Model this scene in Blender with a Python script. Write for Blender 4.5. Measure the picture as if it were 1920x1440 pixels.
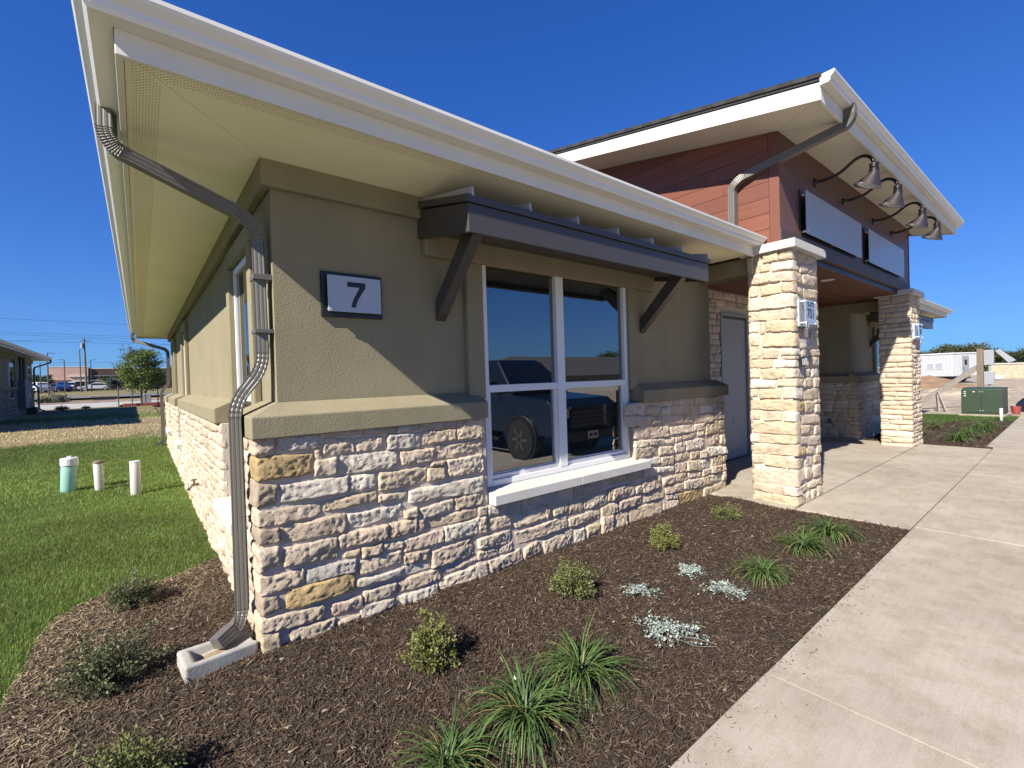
import bpy, bmesh, math, random
import numpy as np
from mathutils import Vector, Matrix

# ------------------------------------------------------------------ camera, sky, sun, exposure
scene = bpy.context.scene
for o in list(bpy.data.objects):
    bpy.data.objects.remove(o)
scene.render.resolution_x, scene.render.resolution_y = 1024, 768
scene.render.engine = 'CYCLES'
COL = scene.collection

yaw, pitch, roll = 0.891242, -0.012190, -0.031033
CAM = Vector((-0.540, -3.114, 1.620))
fwd = Vector((math.cos(yaw)*math.cos(pitch), math.sin(yaw)*math.cos(pitch), math.sin(pitch)))
right = Vector((math.sin(yaw), -math.cos(yaw), 0))
up = right.cross(fwd)
r2 = right*math.cos(roll) + up*math.sin(roll)
u2 = -right*math.sin(roll) + up*math.cos(roll)
cam_data = bpy.data.cameras.new('camera')
cam = bpy.data.objects.new('camera', cam_data)
COL.objects.link(cam)
mw = Matrix.Identity(4)
for i in range(3):
    mw[i][0], mw[i][1], mw[i][2], mw[i][3] = r2[i], u2[i], -fwd[i], CAM[i]
cam.matrix_world = mw
cam_data.sensor_width = 36.0
cam_data.lens = 864.78/1920*36.0
cam_data.clip_start = 0.05
cam_data.clip_end = 3000
scene.camera = cam

SUN = Vector((1.0, 0.296, -0.832)).normalized()          # direction the light travels
sun_elev = math.asin(-SUN.z)
world = bpy.data.worlds.new('World')
scene.world = world
world.use_nodes = True
wn = world.node_tree.nodes
wl = world.node_tree.links
for n in list(wn):
    wn.remove(n)
w_out = wn.new('ShaderNodeOutputWorld')
w_bg = wn.new('ShaderNodeBackground')
w_sky = wn.new('ShaderNodeTexSky')
w_sky.sky_type = 'NISHITA'
w_sky.sun_disc = False
w_sky.sun_elevation = sun_elev
w_sky.sun_rotation = math.atan2(-SUN.x, -SUN.y) % (2*math.pi)
w_sky.altitude = 0
w_sky.air_density = 1.0
w_sky.dust_density = 0.0
w_sky.ozone_density = 4.0
w_hs = wn.new('ShaderNodeHueSaturation')
w_hs.inputs['Hue'].default_value = 0.505
w_hs.inputs['Saturation'].default_value = 1.24
w_bg.inputs['Strength'].default_value = 0.069
wl.new(w_sky.outputs[0], w_hs.inputs['Color'])
w_mul = wn.new('ShaderNodeMix')
w_mul.data_type = 'RGBA'
w_mul.blend_type = 'MULTIPLY'
w_mul.inputs[0].default_value = 1.0
w_mul.inputs[7].default_value = (0.90, 0.99, 1.20, 1.0)
wl.new(w_hs.outputs[0], w_mul.inputs[6])
# soft shoulder: keeps the band above the horizon from washing out
def w_vec(op, a, b):
    n = wn.new('ShaderNodeVectorMath')
    n.operation = op
    for s, v in zip(n.inputs, (a, b)):
        if hasattr(v, 'node'):
            wl.new(v, s)
        else:
            s.default_value = v
    return n.outputs[0]
w_num = w_vec('MULTIPLY', w_mul.outputs[2], (0.80, 0.95, 1.30))
w_den = w_vec('ADD', w_vec('MULTIPLY', w_mul.outputs[2], (0.40, 0.15, 0.085)), (1.0, 1.0, 1.0))
wl.new(w_vec('DIVIDE', w_num, w_den), w_bg.inputs['Color'])
wl.new(w_bg.outputs[0], w_out.inputs[0])

sun_data = bpy.data.lights.new('sun', 'SUN')
sun_data.energy = 5.0
sun_data.angle = math.radians(0.53)
sun_data.color = (1.0, 0.95, 0.86)
sun = bpy.data.objects.new('sun', sun_data)
sun.location = (-20, -8, 20)
sun.rotation_euler = SUN.to_track_quat('-Z', 'Y').to_euler()
COL.objects.link(sun)

vs = scene.view_settings
vs.view_transform = 'Standard'
vs.look = 'None'
vs.exposure = 1.02
vs.gamma = 1.0
vs.use_curve_mapping = False

# ------------------------------------------------------------------ helpers
rng = np.random.default_rng(7)
random.seed(7)

def _hash(ix, iy, iz, seed):
    n = (ix*374761393 + iy*668265263 + iz*2147483647*3 + seed*1274126177) & 0xffffffff
    n = ((n ^ (n >> 13)) * 1274126177) & 0xffffffff
    n = n ^ (n >> 16)
    return (n & 0xffff)/65535.0

def noise(P, seed=0):
    """value noise in [-1,1]; P is (N,3)"""
    P = np.asarray(P, float)
    I = np.floor(P).astype(np.int64)
    F = P - I
    F = F*F*(3-2*F)
    out = 0
    for dx in (0, 1):
        for dy in (0, 1):
            for dz in (0, 1):
                w = (F[:, 0] if dx else 1-F[:, 0])*(F[:, 1] if dy else 1-F[:, 1])*(F[:, 2] if dz else 1-F[:, 2])
                out = out + w*_hash(I[:, 0]+dx, I[:, 1]+dy, I[:, 2]+dz, seed)
    return out*2-1

def link(o, parent=None):
    COL.objects.link(o)
    if parent is not None:
        o.parent = parent
    return o

def obj(name, me, mat=None, parent=None, smooth=False, kind=None, bevel=0.0, segs=2):
    o = bpy.data.objects.new(name, me)
    if mat is not None and len(me.materials) == 0:
        me.materials.append(mat)
    if smooth:
        me.polygons.foreach_set('use_smooth', [True]*len(me.polygons))
    if kind:
        o['kind'] = kind
    link(o, parent)
    if bevel:
        m = o.modifiers.new('bevel', 'BEVEL')
        m.width = bevel
        m.segments = segs
        m.limit_method = 'ANGLE'
        m.angle_limit = math.radians(35)
    return o

def thing(name, label, cat, loc=(0, 0, 0), rz=0.0, group=None):
    o = bpy.data.objects.new(name, None)
    o.empty_display_size = 0.2
    o.location = loc
    o.rotation_euler = (0, 0, rz)
    return tag(link(o), label, cat, group)

def tag(o, label, cat, group=None):
    o['label'] = label
    o['category'] = cat
    if group:
        o['group'] = group
    return o

def fast_mesh(name, V, F, tint=None):
    """V (N,3) array, F (M,k) array of equal-size faces; optional per-vertex colour"""
    V = np.asarray(V, np.float32)
    F = np.asarray(F, np.int32)
    me = bpy.data.meshes.new(name)
    me.vertices.add(len(V))
    me.vertices.foreach_set('co', V.ravel())
    k = F.shape[1]
    me.loops.add(F.size)
    me.loops.foreach_set('vertex_index', F.ravel())
    me.polygons.add(len(F))
    me.polygons.foreach_set('loop_start', np.arange(0, F.size, k, dtype=np.int32))
    if tint is not None:
        set_tint(me, tint)
    me.update(calc_edges=True)
    return me

def set_tint(me, tint):
    t = np.ones((len(me.vertices), 4), np.float32)
    t[:, :3] = tint
    a = me.color_attributes.new('tint', 'FLOAT_COLOR', 'POINT')
    a.data.foreach_set('color', t.ravel())

class MB:
    """collects simple shapes into one mesh"""
    def __init__(self):
        self.v, self.f = [], []
    def add(self, vs, fs):
        b = len(self.v)
        self.v += [tuple(p) for p in vs]
        self.f += [tuple(i+b for i in f) for f in fs]
        return self
    def box(self, x0, x1, y0, y1, z0, z1):
        vs = [(x0, y0, z0), (x1, y0, z0), (x1, y1, z0), (x0, y1, z0), (x0, y0, z1), (x1, y0, z1), (x1, y1, z1), (x0, y1, z1)]
        return self.add(vs, [(0, 3, 2, 1), (4, 5, 6, 7), (0, 1, 5, 4), (1, 2, 6, 5), (2, 3, 7, 6), (3, 0, 4, 7)])
    def hexa(self, b, t):
        """eight corners: four bottom, four top, counter-clockwise from above"""
        return self.add(list(b)+list(t), [(0, 3, 2, 1), (4, 5, 6, 7), (0, 1, 5, 4), (1, 2, 6, 5), (2, 3, 7, 6), (3, 0, 4, 7)])
    def prism(self, poly, axis, a, b):
        """poly: 2-D points; axis 'x' -> (y,z), 'y' -> (x,z), 'z' -> (x,y)"""
        def P(p, t):
            return {'x': (t, p[0], p[1]), 'y': (p[0], t, p[1]), 'z': (p[0], p[1], t)}[axis]
        n = len(poly)
        vs = [P(p, a) for p in poly]+[P(p, b) for p in poly]
        fs = [tuple(range(n))[::-1], tuple(range(n, 2*n))]+[(i, (i+1) % n, n+(i+1) % n, n+i) for i in range(n)]
        return self.add(vs, fs)
    def beam(self, p, q, w, h, upv=(0, 0, 1)):
        p, q = Vector(p), Vector(q)
        d = (q-p).normalized()
        s = d.cross(Vector(upv))
        if s.length < 1e-4:
            s = d.cross(Vector((1, 0, 0)))
        s.normalize()
        t = s.cross(d)
        c = [(-w/2, -h/2), (w/2, -h/2), (w/2, h/2), (-w/2, h/2)]
        vs = [p+s*a+t*b for a, b in c]+[q+s*a+t*b for a, b in c]
        return self.add(vs, [(0, 1, 2, 3), (7, 6, 5, 4), (0, 4, 5, 1), (1, 5, 6, 2), (2, 6, 7, 3), (3, 7, 4, 0)])
    def tube(self, pts, r, n=8, cap=True):
        pts = [Vector(p) for p in pts]
        rs = r if isinstance(r, (list, tuple)) else [r]*len(pts)
        ring, prev = [], None
        for i, p in enumerate(pts):
            d = (pts[min(i+1, len(pts)-1)]-pts[max(i-1, 0)]).normalized()
            if prev is None:
                s = d.cross(Vector((0, 0, 1)))
                if s.length < 1e-3:
                    s = d.cross(Vector((1, 0, 0)))
            else:
                s = prev - d*prev.dot(d)
            s.normalize()
            prev = s
            t = d.cross(s)
            ring.append([p+(s*math.cos(2*math.pi*k/n)+t*math.sin(2*math.pi*k/n))*rs[i] for k in range(n)])
        vs = [v for rg in ring for v in rg]
        fs = [(i*n+k, i*n+(k+1) % n, (i+1)*n+(k+1) % n, (i+1)*n+k) for i in range(len(pts)-1) for k in range(n)]
        if cap:
            fs += [tuple(range(n))[::-1], tuple((len(pts)-1)*n+k for k in range(n))]
        return self.add(vs, fs)
    def lathe(self, prof, n=20, c=(0, 0, 0), capb=True, capt=True, M=None):
        vs = []
        for r, z in prof:
            for k in range(n):
                a = 2*math.pi*k/n
                v = Vector((r*math.cos(a), r*math.sin(a), z))
                if M is not None:
                    v = M @ v
                vs.append(v+Vector(c))
        fs = [(i*n+k, i*n+(k+1) % n, (i+1)*n+(k+1) % n, (i+1)*n+k) for i in range(len(prof)-1) for k in range(n)]
        if capb:
            fs.append(tuple(range(n))[::-1])
        if capt:
            fs.append(tuple((len(prof)-1)*n+k for k in range(n)))
        return self.add(vs, fs)
    def mesh(self, name):
        me = bpy.data.meshes.new(name)
        me.from_pydata(self.v, [], self.f)
        me.update()
        return me
    def build(self, name, mat, parent=None, smooth=False, kind=None, bevel=0.0, fix=False, segs=2):
        me = self.mesh(name)
        if fix:
            bm = bmesh.new()
            bm.from_mesh(me)
            bmesh.ops.recalc_face_normals(bm, faces=bm.faces)
            bm.to_mesh(me)
            bm.free()
        return obj(name, me, mat, parent, smooth, kind, bevel, segs)

def box(name, mat, parent, x0, x1, y0, y1, z0, z1, bevel=0.0, **k):
    return MB().box(x0, x1, y0, y1, z0, z1).build(name, mat, parent, bevel=bevel, **k)

def smooth_path(pts, corner, n=7):
    """round the corners of a polyline; returns points and a flag for points that lie on a bend"""
    P = [Vector(p) for p in pts]
    out, bend = [P[0]], [False]
    for i in range(1, len(P)-1):
        a, b, c = P[i-1], P[i], P[i+1]
        r = min(corner, (a-b).length*0.45, (c-b).length*0.45)
        s, e = b+(a-b).normalized()*r, b+(c-b).normalized()*r
        for k in range(n+1):
            t = k/n
            out.append(s*(1-t)**2+b*2*t*(1-t)+e*t*t)
            bend.append(True)
    out.append(P[-1])
    bend.append(False)
    return out, bend

# ------------------------------------------------------------------ materials
def _nt(name):
    m = bpy.data.materials.new(name)
    m.use_nodes = True
    nt = m.node_tree
    return m, nt, nt.nodes['Principled BSDF']

def rgba(c):
    return (c[0], c[1], c[2], 1.0)

def N(nt, typ, **kw):
    n = nt.nodes.new(typ)
    for k, v in kw.items():
        if k in n.inputs:
            n.inputs[k].default_value = v
        else:
            setattr(n, k, v)
    return n

def coord(nt, scale=(1, 1, 1), out='Object'):
    tc = nt.nodes.new('ShaderNodeTexCoord')
    mp = nt.nodes.new('ShaderNodeMapping')
    mp.inputs['Scale'].default_value = scale
    nt.links.new(tc.outputs[out], mp.inputs[0])
    return mp.outputs[0]

def ramp(nt, src, stops):
    r = nt.nodes.new('ShaderNodeValToRGB')
    els = r.color_ramp.elements
    while len(els) < len(stops):
        els.new(0.5)
    for e, (p, c) in zip(els, stops):
        e.position = p
        e.color = rgba(c) if len(c) == 3 else c
    nt.links.new(src, r.inputs[0])
    return r.outputs[0]

def mixc(nt, fac, a, b, mode='MIX'):
    m = nt.nodes.new('ShaderNodeMix')
    m.data_type = 'RGBA'
    m.blend_type = mode
    for s, v in ((m.inputs[0], fac), (m.inputs[6], a), (m.inputs[7], b)):
        if hasattr(v, 'node'):
            nt.links.new(v, s)
        elif isinstance(v, (int, float)):
            s.default_value = v
        else:
            s.default_value = rgba(v)
    return m.outputs[2]

def bump(nt, bsdf, src, strength=0.5, dist=0.01):
    b = nt.nodes.new('ShaderNodeBump')
    b.inputs['Strength'].default_value = strength
    b.inputs['Distance'].default_value = dist
    nt.links.new(src, b.inputs['Height'])
    nt.links.new(b.outputs[0], bsdf.inputs['Normal'])
    return b

def tex(nt, vec, scale, detail=4, rough=0.55, dist=0.0):
    n = N(nt, 'ShaderNodeTexNoise', Scale=scale, Detail=detail, Roughness=rough, Distortion=dist)
    nt.links.new(vec, n.inputs['Vector'])
    return n.outputs[0]

def mat(name, col, rough=0.6, metal=0.0, var=0.0, vscale=6.0, bscale=0.0, bstr=0.3, bdist=0.005, spec=0.5, vcol=None, stretch=(1, 1, 1)):
    """plain procedural material: base colour with noise variation and an optional noise relief"""
    m, nt, b = _nt(name)
    b.inputs['Roughness'].default_value = rough
    b.inputs['Metallic'].default_value = metal
    b.inputs['Specular IOR Level'].default_value = spec
    vec = coord(nt, stretch)
    if var > 0:
        lo = vcol if vcol else tuple(c*(1-var) for c in col)
        hi = col if vcol else tuple(min(1, c*(1+var*0.6)) for c in col)
        c = ramp(nt, tex(nt, vec, vscale, 5), [(0.3, lo), (0.7, hi)])
        nt.links.new(c, b.inputs['Base Color'])
    else:
        b.inputs['Base Color'].default_value = rgba(col)
    if bscale:
        bump(nt, b, tex(nt, vec, bscale, 4), bstr, bdist)
    return m

def mat_stone(name='limestone'):
    m, nt, b = _nt(name)
    b.inputs['Roughness'].default_value = 0.9
    b.inputs['Specular IOR Level'].default_value = 0.25
    vec = coord(nt)
    at = N(nt, 'ShaderNodeAttribute', attribute_name='tint')
    blotch = ramp(nt, tex(nt, vec, 9, 5, 0.6), [(0.28, (0.70, 0.655, 0.61)), (0.5, (0.98, 0.97, 0.96)), (0.75, (1.10, 1.07, 1.02))])
    c = mixc(nt, 1.0, at.outputs['Color'], blotch, 'MULTIPLY')
    fine = ramp(nt, tex(nt, vec, 70, 4, 0.7), [(0.25, (0.70, 0.65, 0.58)), (0.5, (1, 1, 1)), (0.8, (1.08, 1.07, 1.05))])
    c = mixc(nt, 0.8, c, fine, 'MULTIPLY')
    ochre = ramp(nt, tex(nt, vec, 5.0, 3), [(0.60, (0, 0, 0)), (0.74, (1, 1, 1))])
    c = mixc(nt, mixf(nt, ochre, 0.35), c, (0.50, 0.36, 0.19))
    nt.links.new(c, b.inputs['Base Color'])
    h = N(nt, 'ShaderNodeMath', operation='ADD')
    nt.links.new(tex(nt, vec, 75, 8, 0.72, 0.4), h.inputs[0])
    mu = N(nt, 'ShaderNodeMath', operation='MULTIPLY')
    mu.inputs[1].default_value = 0.4
    nt.links.new(tex(nt, vec, 190, 3, 0.6), mu.inputs[0])
    nt.links.new(mu.outputs[0], h.inputs[1])
    bump(nt, b, h.outputs[0], 1.0, 0.011)
    return m

def mixf(nt, src, k):
    mu = N(nt, 'ShaderNodeMath', operation='MULTIPLY')
    mu.inputs[1].default_value = k
    nt.links.new(src, mu.inputs[0])
    return mu.outputs[0]

def mat_stucco(name, col):
    m, nt, b = _nt(name)
    b.inputs['Roughness'].default_value = 0.92
    b.inputs['Specular IOR Level'].default_value = 0.2
    vec = coord(nt)
    c = ramp(nt, tex(nt, vec, 1.6, 6, 0.65), [(0.28, tuple(x*0.88 for x in col)), (0.72, tuple(x*1.06 for x in col))])
    f = ramp(nt, tex(nt, vec, 120, 3), [(0.3, (0.9, 0.9, 0.9)), (0.7, (1.05, 1.05, 1.05))])
    streak = ramp(nt, tex(nt, coord(nt, (9, 9, 0.6)), 1.0, 4), [(0.32, (0.945, 0.94, 0.93)), (0.6, (1, 1, 1))])
    c = mixc(nt, 1.0, c, f, 'MULTIPLY')
    c = mixc(nt, 1.0, c, streak, 'MULTIPLY')
    nt.links.new(c, b.inputs['Base Color'])
    vo = N(nt, 'ShaderNodeTexVoronoi', Scale=110.0, feature='SMOOTH_F1')
    wv = tex(nt, vec, 18, 3)
    nt.links.new(mixc(nt, 0.06, vec, wv, 'ADD'), vo.inputs['Vector'])
    h = N(nt, 'ShaderNodeMath', operation='ADD')
    nt.links.new(vo.outputs[0], h.inputs[0])
    nt.links.new(tex(nt, vec, 60, 4, 0.6), h.inputs[1])
    bump(nt, b, h.outputs[0], 0.30, 0.0045)
    return m

def mat_concrete(name, col, dark):
    m, nt, b = _nt(name)
    b.inputs['Roughness'].default_value = 0.88
    b.inputs['Specular IOR Level'].default_value = 0.25
    vec = coord(nt)
    c = ramp(nt, tex(nt, vec, 0.9, 6, 0.62, 0.3), [(0.30, dark), (0.62, col)])
    s = ramp(nt, tex(nt, vec, 5, 6, 0.7), [(0.30, (0.74, 0.70, 0.64)), (0.55, (1, 1, 1))])
    c = mixc(nt, 0.75, c, s, 'MULTIPLY')
    f = ramp(nt, tex(nt, vec, 160, 3), [(0.3, (0.86, 0.85, 0.84)), (0.7, (1.06, 1.06, 1.06))])
    c = mixc(nt, 1.0, c, f, 'MULTIPLY')
    sw = ramp(nt, tex(nt, coord(nt, (2, 30, 1)), 1.0, 4, 0.7), [(0.35, (0.93, 0.92, 0.91)), (0.6, (1, 1, 1))])
    c = mixc(nt, 1.0, c, sw, 'MULTIPLY')
    nt.links.new(c, b.inputs['Base Color'])
    h = N(nt, 'ShaderNodeMath', operation='ADD')
    nt.links.new(tex(nt, vec, 90, 5, 0.7), h.inputs[0])
    nt.links.new(tex(nt, coord(nt, (3, 160, 3)), 1.0, 3), h.inputs[1])
    bump(nt, b, h.outputs[0], 0.25, 0.004)
    return m

def mat_tint(name, rough=0.6, spec=0.3, trans=0.0, var=0.15, vscale=40):
    """colour from the mesh's own tint attribute"""
    m, nt, b = _nt(name)
    at = N(nt, 'ShaderNodeAttribute', attribute_name='tint')
    v = ramp(nt, tex(nt, coord(nt), vscale, 3), [(0.3, (1-var,)*3), (0.7, (1+var*0.6,)*3)])
    c = mixc(nt, 1.0, at.outputs['Color'], v, 'MULTIPLY')
    nt.links.new(c, b.inputs['Base Color'])
    b.inputs['Roughness'].default_value = rough
    b.inputs['Specular IOR Level'].default_value = spec
    if trans:
        tr = nt.nodes.new('ShaderNodeBsdfTranslucent')
        nt.links.new(c, tr.inputs['Color'])
        mx = nt.nodes.new('ShaderNodeMixShader')
        mx.inputs[0].default_value = trans
        nt.links.new(b.outputs[0], mx.inputs[1])
        nt.links.new(tr.outputs[0], mx.inputs[2])
        nt.links.new(mx.outputs[0], nt.nodes['Material Output'].inputs[0])
    return m

def mat_soffit(name, col):
    """painted fibre-cement soffit with a band of vent perforations set in from the fascia"""
    m, nt, b = _nt(name)
    b.inputs['Roughness'].default_value = 0.75
    b.inputs['Specular IOR Level'].default_value = 0.3
    vec = coord(nt)
    sx = N(nt, 'ShaderNodeSeparateXYZ')
    nt.links.new(vec, sx.inputs[0])
    def M(op, a, c=None):
        n = N(nt, 'ShaderNodeMath', operation=op)
        for i, v in enumerate((a, c)):
            if v is None:
                continue
            if hasattr(v, 'node'):
                nt.links.new(v, n.inputs[i])
            else:
                n.inputs[i].default_value = v
        return n.outputs[0]
    x, y = sx.outputs[0], sx.outputs[1]
    def inside(v, lo, hi):
        return M('MULTIPLY', M('GREATER_THAN', v, lo), M('LESS_THAN', v, hi))
    k = math.pi/0.0125
    dots = M('GREATER_THAN', M('ADD', M('SINE', M('MULTIPLY', M('ADD', x, y), k)), M('SINE', M('MULTIPLY', M('SUBTRACT', x, y), k))), 1.10)
    # front band follows y beyond the mitre line, side band follows x
    fb = M('MULTIPLY', inside(y, -0.555, -0.445), M('GREATER_THAN', x, y))
    sb = M('MULTIPLY', inside(x, -0.520, -0.410), M('GREATER_THAN', y, x))
    msk = M('MULTIPLY', M('MAXIMUM', fb, sb), dots)
    base = ramp(nt, tex(nt, vec, 1.3, 4), [(0.3, tuple(c*0.95 for c in col)), (0.7, tuple(c*1.03 for c in col))])
    c = mixc(nt, msk, base, tuple(c*0.32 for c in col))
    nt.links.new(c, b.inputs['Base Color'])
    bump(nt, b, tex(nt, coord(nt, (60, 8, 8)), 2.0, 3), 0.12, 0.002)
    return m

def mat_wood(name, col, dark, along=(1, 14, 14), rough=0.55):
    m, nt, b = _nt(name)
    b.inputs['Roughness'].default_value = rough
    oi = nt.nodes.new('ShaderNodeObjectInfo')
    tc = nt.nodes.new('ShaderNodeTexCoord')
    ad = nt.nodes.new('ShaderNodeVectorMath')
    ad.operation = 'ADD'
    sc = nt.nodes.new('ShaderNodeVectorMath')
    sc.operation = 'SCALE'
    sc.inputs[0].default_value = (31, 17, 23)
    nt.links.new(oi.outputs['Random'], sc.inputs['Scale'])
    nt.links.new(tc.outputs['Object'], ad.inputs[0])
    nt.links.new(sc.outputs[0], ad.inputs[1])
    mp = nt.nodes.new('ShaderNodeMapping')
    mp.inputs['Scale'].default_value = along
    nt.links.new(ad.outputs[0], mp.inputs[0])
    c = ramp(nt, tex(nt, mp.outputs[0], 2.2, 6, 0.6, 0.6), [(0.28, dark), (0.68, col)])
    v = ramp(nt, oi.outputs['Random'], [(0.0, (0.80, 0.78, 0.78)), (1.0, (1.12, 1.1, 1.08))])
    c = mixc(nt, 1.0, c, v, 'MULTIPLY')
    nt.links.new(c, b.inputs['Base Color'])
    bump(nt, b, tex(nt, mp.outputs[0], 6, 4), 0.15, 0.002)
    return m

def mat_glass(name, base=(0.008, 0.012, 0.014), ior=2.9):
    m, nt, b = _nt(name)
    b.inputs['Base Color'].default_value = rgba(base)
    b.inputs['Roughness'].default_value = 0.012
    b.inputs['IOR'].default_value = ior
    # slight unevenness of float glass
    bump(nt, b, tex(nt, coord(nt), 1.6, 2), 0.02, 0.01)
    return m

def mat_shingle(name, col):
    m, nt, b = _nt(name)
    b.inputs['Roughness'].default_value = 0.95
    vec = coord(nt)
    br = N(nt, 'ShaderNodeTexBrick', Scale=1.0)
    br.inputs['Brick Width'].default_value = 0.3
    br.inputs['Row Height'].default_value = 0.14
    br.inputs['Mortar Size'].default_value = 0.006
    br.inputs['Color1'].default_value = rgba(col)
    br.inputs['Color2'].default_value = rgba(tuple(c*1.5 for c in col))
    br.inputs['Mortar'].default_value = rgba(tuple(c*0.4 for c in col))
    nt.links.new(vec, br.inputs['Vector'])
    nt.links.new(mixc(nt, 0.5, br.outputs[0], ramp(nt, tex(nt, vec, 2, 5), [(0.3, tuple(c*0.8 for c in col)), (0.7, tuple(c*1.3 for c in col))])), b.inputs['Base Color'])
    return m

def mat_brick(name, col):
    m, nt, b = _nt(name)
    b.inputs['Roughness'].default_value = 0.9
    vec = coord(nt)
    c = ramp(nt, tex(nt, vec, 0.25, 4), [(0.3, tuple(x*0.85 for x in col)), (0.7, tuple(x*1.1 for x in col))])
    nt.links.new(c, b.inputs['Base Color'])
    return m

def mat_lawn(name):
    """soil and thatch under the grass: green near the house, dormant straw beyond"""
    m, nt, b = _nt(name)
    b.inputs['Roughness'].default_value = 1.0
    b.inputs['Specular IOR Level'].default_value = 0.1
    at = N(nt, 'ShaderNodeAttribute', attribute_name='tint')
    v = ramp(nt, tex(nt, coord(nt), 30, 5, 0.7), [(0.3, (0.65, 0.65, 0.6)), (0.7, (1.2, 1.2, 1.15))])
    v2 = ramp(nt, tex(nt, coord(nt), 2.5, 4), [(0.3, (0.85, 0.85, 0.85)), (0.7, (1.1, 1.1, 1.1))])
    c = mixc(nt, 1.0, mixc(nt, 1.0, at.outputs['Color'], v, 'MULTIPLY'), v2, 'MULTIPLY')
    nt.links.new(c, b.inputs['Base Color'])
    bump(nt, b, tex(nt, coord(nt), 120, 4, 0.7), 0.6, 0.02)
    return m

M = {}
M['stone'] = mat_stone()
M['mortar'] = mat('mortar', (0.60, 0.505, 0.415), 0.95, var=0.12, vscale=14, bscale=70, bstr=0.5, bdist=0.006)
M['stucco'] = mat_stucco('olive_stucco', (0.350, 0.302, 0.192))
M['soffit'] = mat_soffit('cream_soffit', (0.86, 0.80, 0.58))
M['seam'] = mat('sunlit_seam_metal', (0.50, 0.48, 0.44), 0.4, var=0.05)  # paler than the bronze awning: sunlight on the seams painted into the colour
M['joint'] = mat('joint_filler', (0.16, 0.135, 0.11), 0.95, var=0.2)
M['cream'] = mat('cream_paint', (0.74, 0.70, 0.60), 0.6, var=0.05, vscale=3, bscale=90, bstr=0.08, bdist=0.002)
M['gutter'] = mat('cream_gutter', (0.78, 0.75, 0.67), 0.35, var=0.04, vscale=3)
M['frame'] = mat('white_vinyl', (0.80, 0.79, 0.78), 0.4, var=0.03)
M['glass'] = mat_glass('window_glass')
M['sill'] = mat('cast_stone', (0.70, 0.665, 0.60), 0.85, var=0.07, vscale=5, bscale=150, bstr=0.3, bdist=0.002)
M['bronze'] = mat('dark_bronze_paint', (0.078, 0.068, 0.062), 0.42, var=0.08, vscale=8, bscale=25, bstr=0.25, bdist=0.002, stretch=(1, 4, 12))
M['spout'] = mat('bronze_downspout', (0.165, 0.152, 0.128), 0.40, metal=0.1, var=0.06)
M['plank'] = mat_wood('red_brown_cladding', (0.27, 0.088, 0.044), (0.205, 0.066, 0.036), along=(1.2, 1.2, 26))
M['clad'] = mat_wood('brown_cladding_panel', (0.170, 0.078, 0.055), (0.135, 0.060, 0.043), along=(1.0, 1.0, 10), rough=0.5)
M['ceil'] = mat_wood('wood_ceiling', (0.17, 0.062, 0.026), (0.105, 0.038, 0.018), along=(1.2, 22, 1))
M['trim'] = mat('plum_metal_trim', (0.095, 0.055, 0.052), 0.6, var=0.05)
M['shingle'] = mat_shingle('dark_shingles', (0.045, 0.043, 0.042))
M['black'] = mat('black_paint', (0.012, 0.012, 0.014), 0.4, var=0.05)
M['lampblack'] = mat('black_lamp_metal', (0.012, 0.010, 0.010), 0.4, var=0.1)
M['lampbrown'] = mat('brown_lamp_shade', (0.034, 0.024, 0.024), 0.5, var=0.1)
M['white'] = mat('white_enamel', (0.80, 0.80, 0.80), 0.35, var=0.02)
M['acrylic'] = mat('frosted_acrylic', (0.50, 0.54, 0.60), 0.12, var=0.02, spec=0.6)
M['signface'] = mat('grey_sign_face', (0.44, 0.47, 0.51), 0.30, var=0.01, spec=0.5)
M['door'] = mat('grey_door', (0.40, 0.39, 0.36), 0.5, var=0.03)
M['walk'] = mat_concrete('sidewalk_concrete', (0.535, 0.475, 0.385), (0.41, 0.358, 0.285))
M['drive'] = mat_concrete('drive_concrete', (0.56, 0.53, 0.48), (0.44, 0.42, 0.39))
M['lot'] = mat_concrete('lot_concrete', (0.56, 0.52, 0.45), (0.46, 0.42, 0.36))
M['mulch'] = mat('mulch_soil', (0.095, 0.070, 0.052), 1.0, var=0.35, vscale=25, bscale=90, bstr=0.9, bdist=0.03, spec=0.1)
M['chips'] = mat_tint('mulch_chips', 0.95, 0.12)
M['grass'] = mat_tint('grass_blades', 0.6, 0.25, trans=0.25, var=0.2, vscale=3)
M['leaf'] = mat_tint('leaves', 0.5, 0.35, trans=0.22, var=0.15, vscale=30)
M['silver'] = mat_tint('silver_leaves', 0.7, 0.25, trans=0.1, var=0.1)
M['bark'] = mat('bark', (0.13, 0.10, 0.075), 0.95, var=0.3, vscale=20, bscale=40, bstr=0.6, bdist=0.01)
M['lawn'] = mat_lawn('lawn_soil')
M['dirt'] = mat('pale_construction_dirt', (0.48, 0.385, 0.28), 1.0, var=0.42, vscale=1.6, bscale=5, bstr=0.9, bdist=0.15)
M['lumber'] = mat_wood('weathered_lumber', (0.32, 0.25, 0.18), (0.20, 0.155, 0.115), along=(8, 8, 1.5), rough=0.9)
M['paleboard'] = mat_wood('grey_lumber', (0.36, 0.32, 0.27), (0.26, 0.23, 0.195), along=(6, 6, 2), rough=0.9)
M['green_box'] = mat('utility_green', (0.045, 0.072, 0.042), 0.45, var=0.1, vscale=3)
M['galv'] = mat('galvanised_grey', (0.42, 0.44, 0.46), 0.45, metal=0.3, var=0.06)
M['pvc'] = mat('white_pvc', (0.74, 0.73, 0.66), 0.4, var=0.06, vscale=12)
M['teal'] = mat('pale_teal_pvc', (0.36, 0.62, 0.54), 0.45, var=0.06)
M['red'] = mat('red_paint', (0.36, 0.07, 0.06), 0.6, var=0.2, vscale=4)
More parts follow.
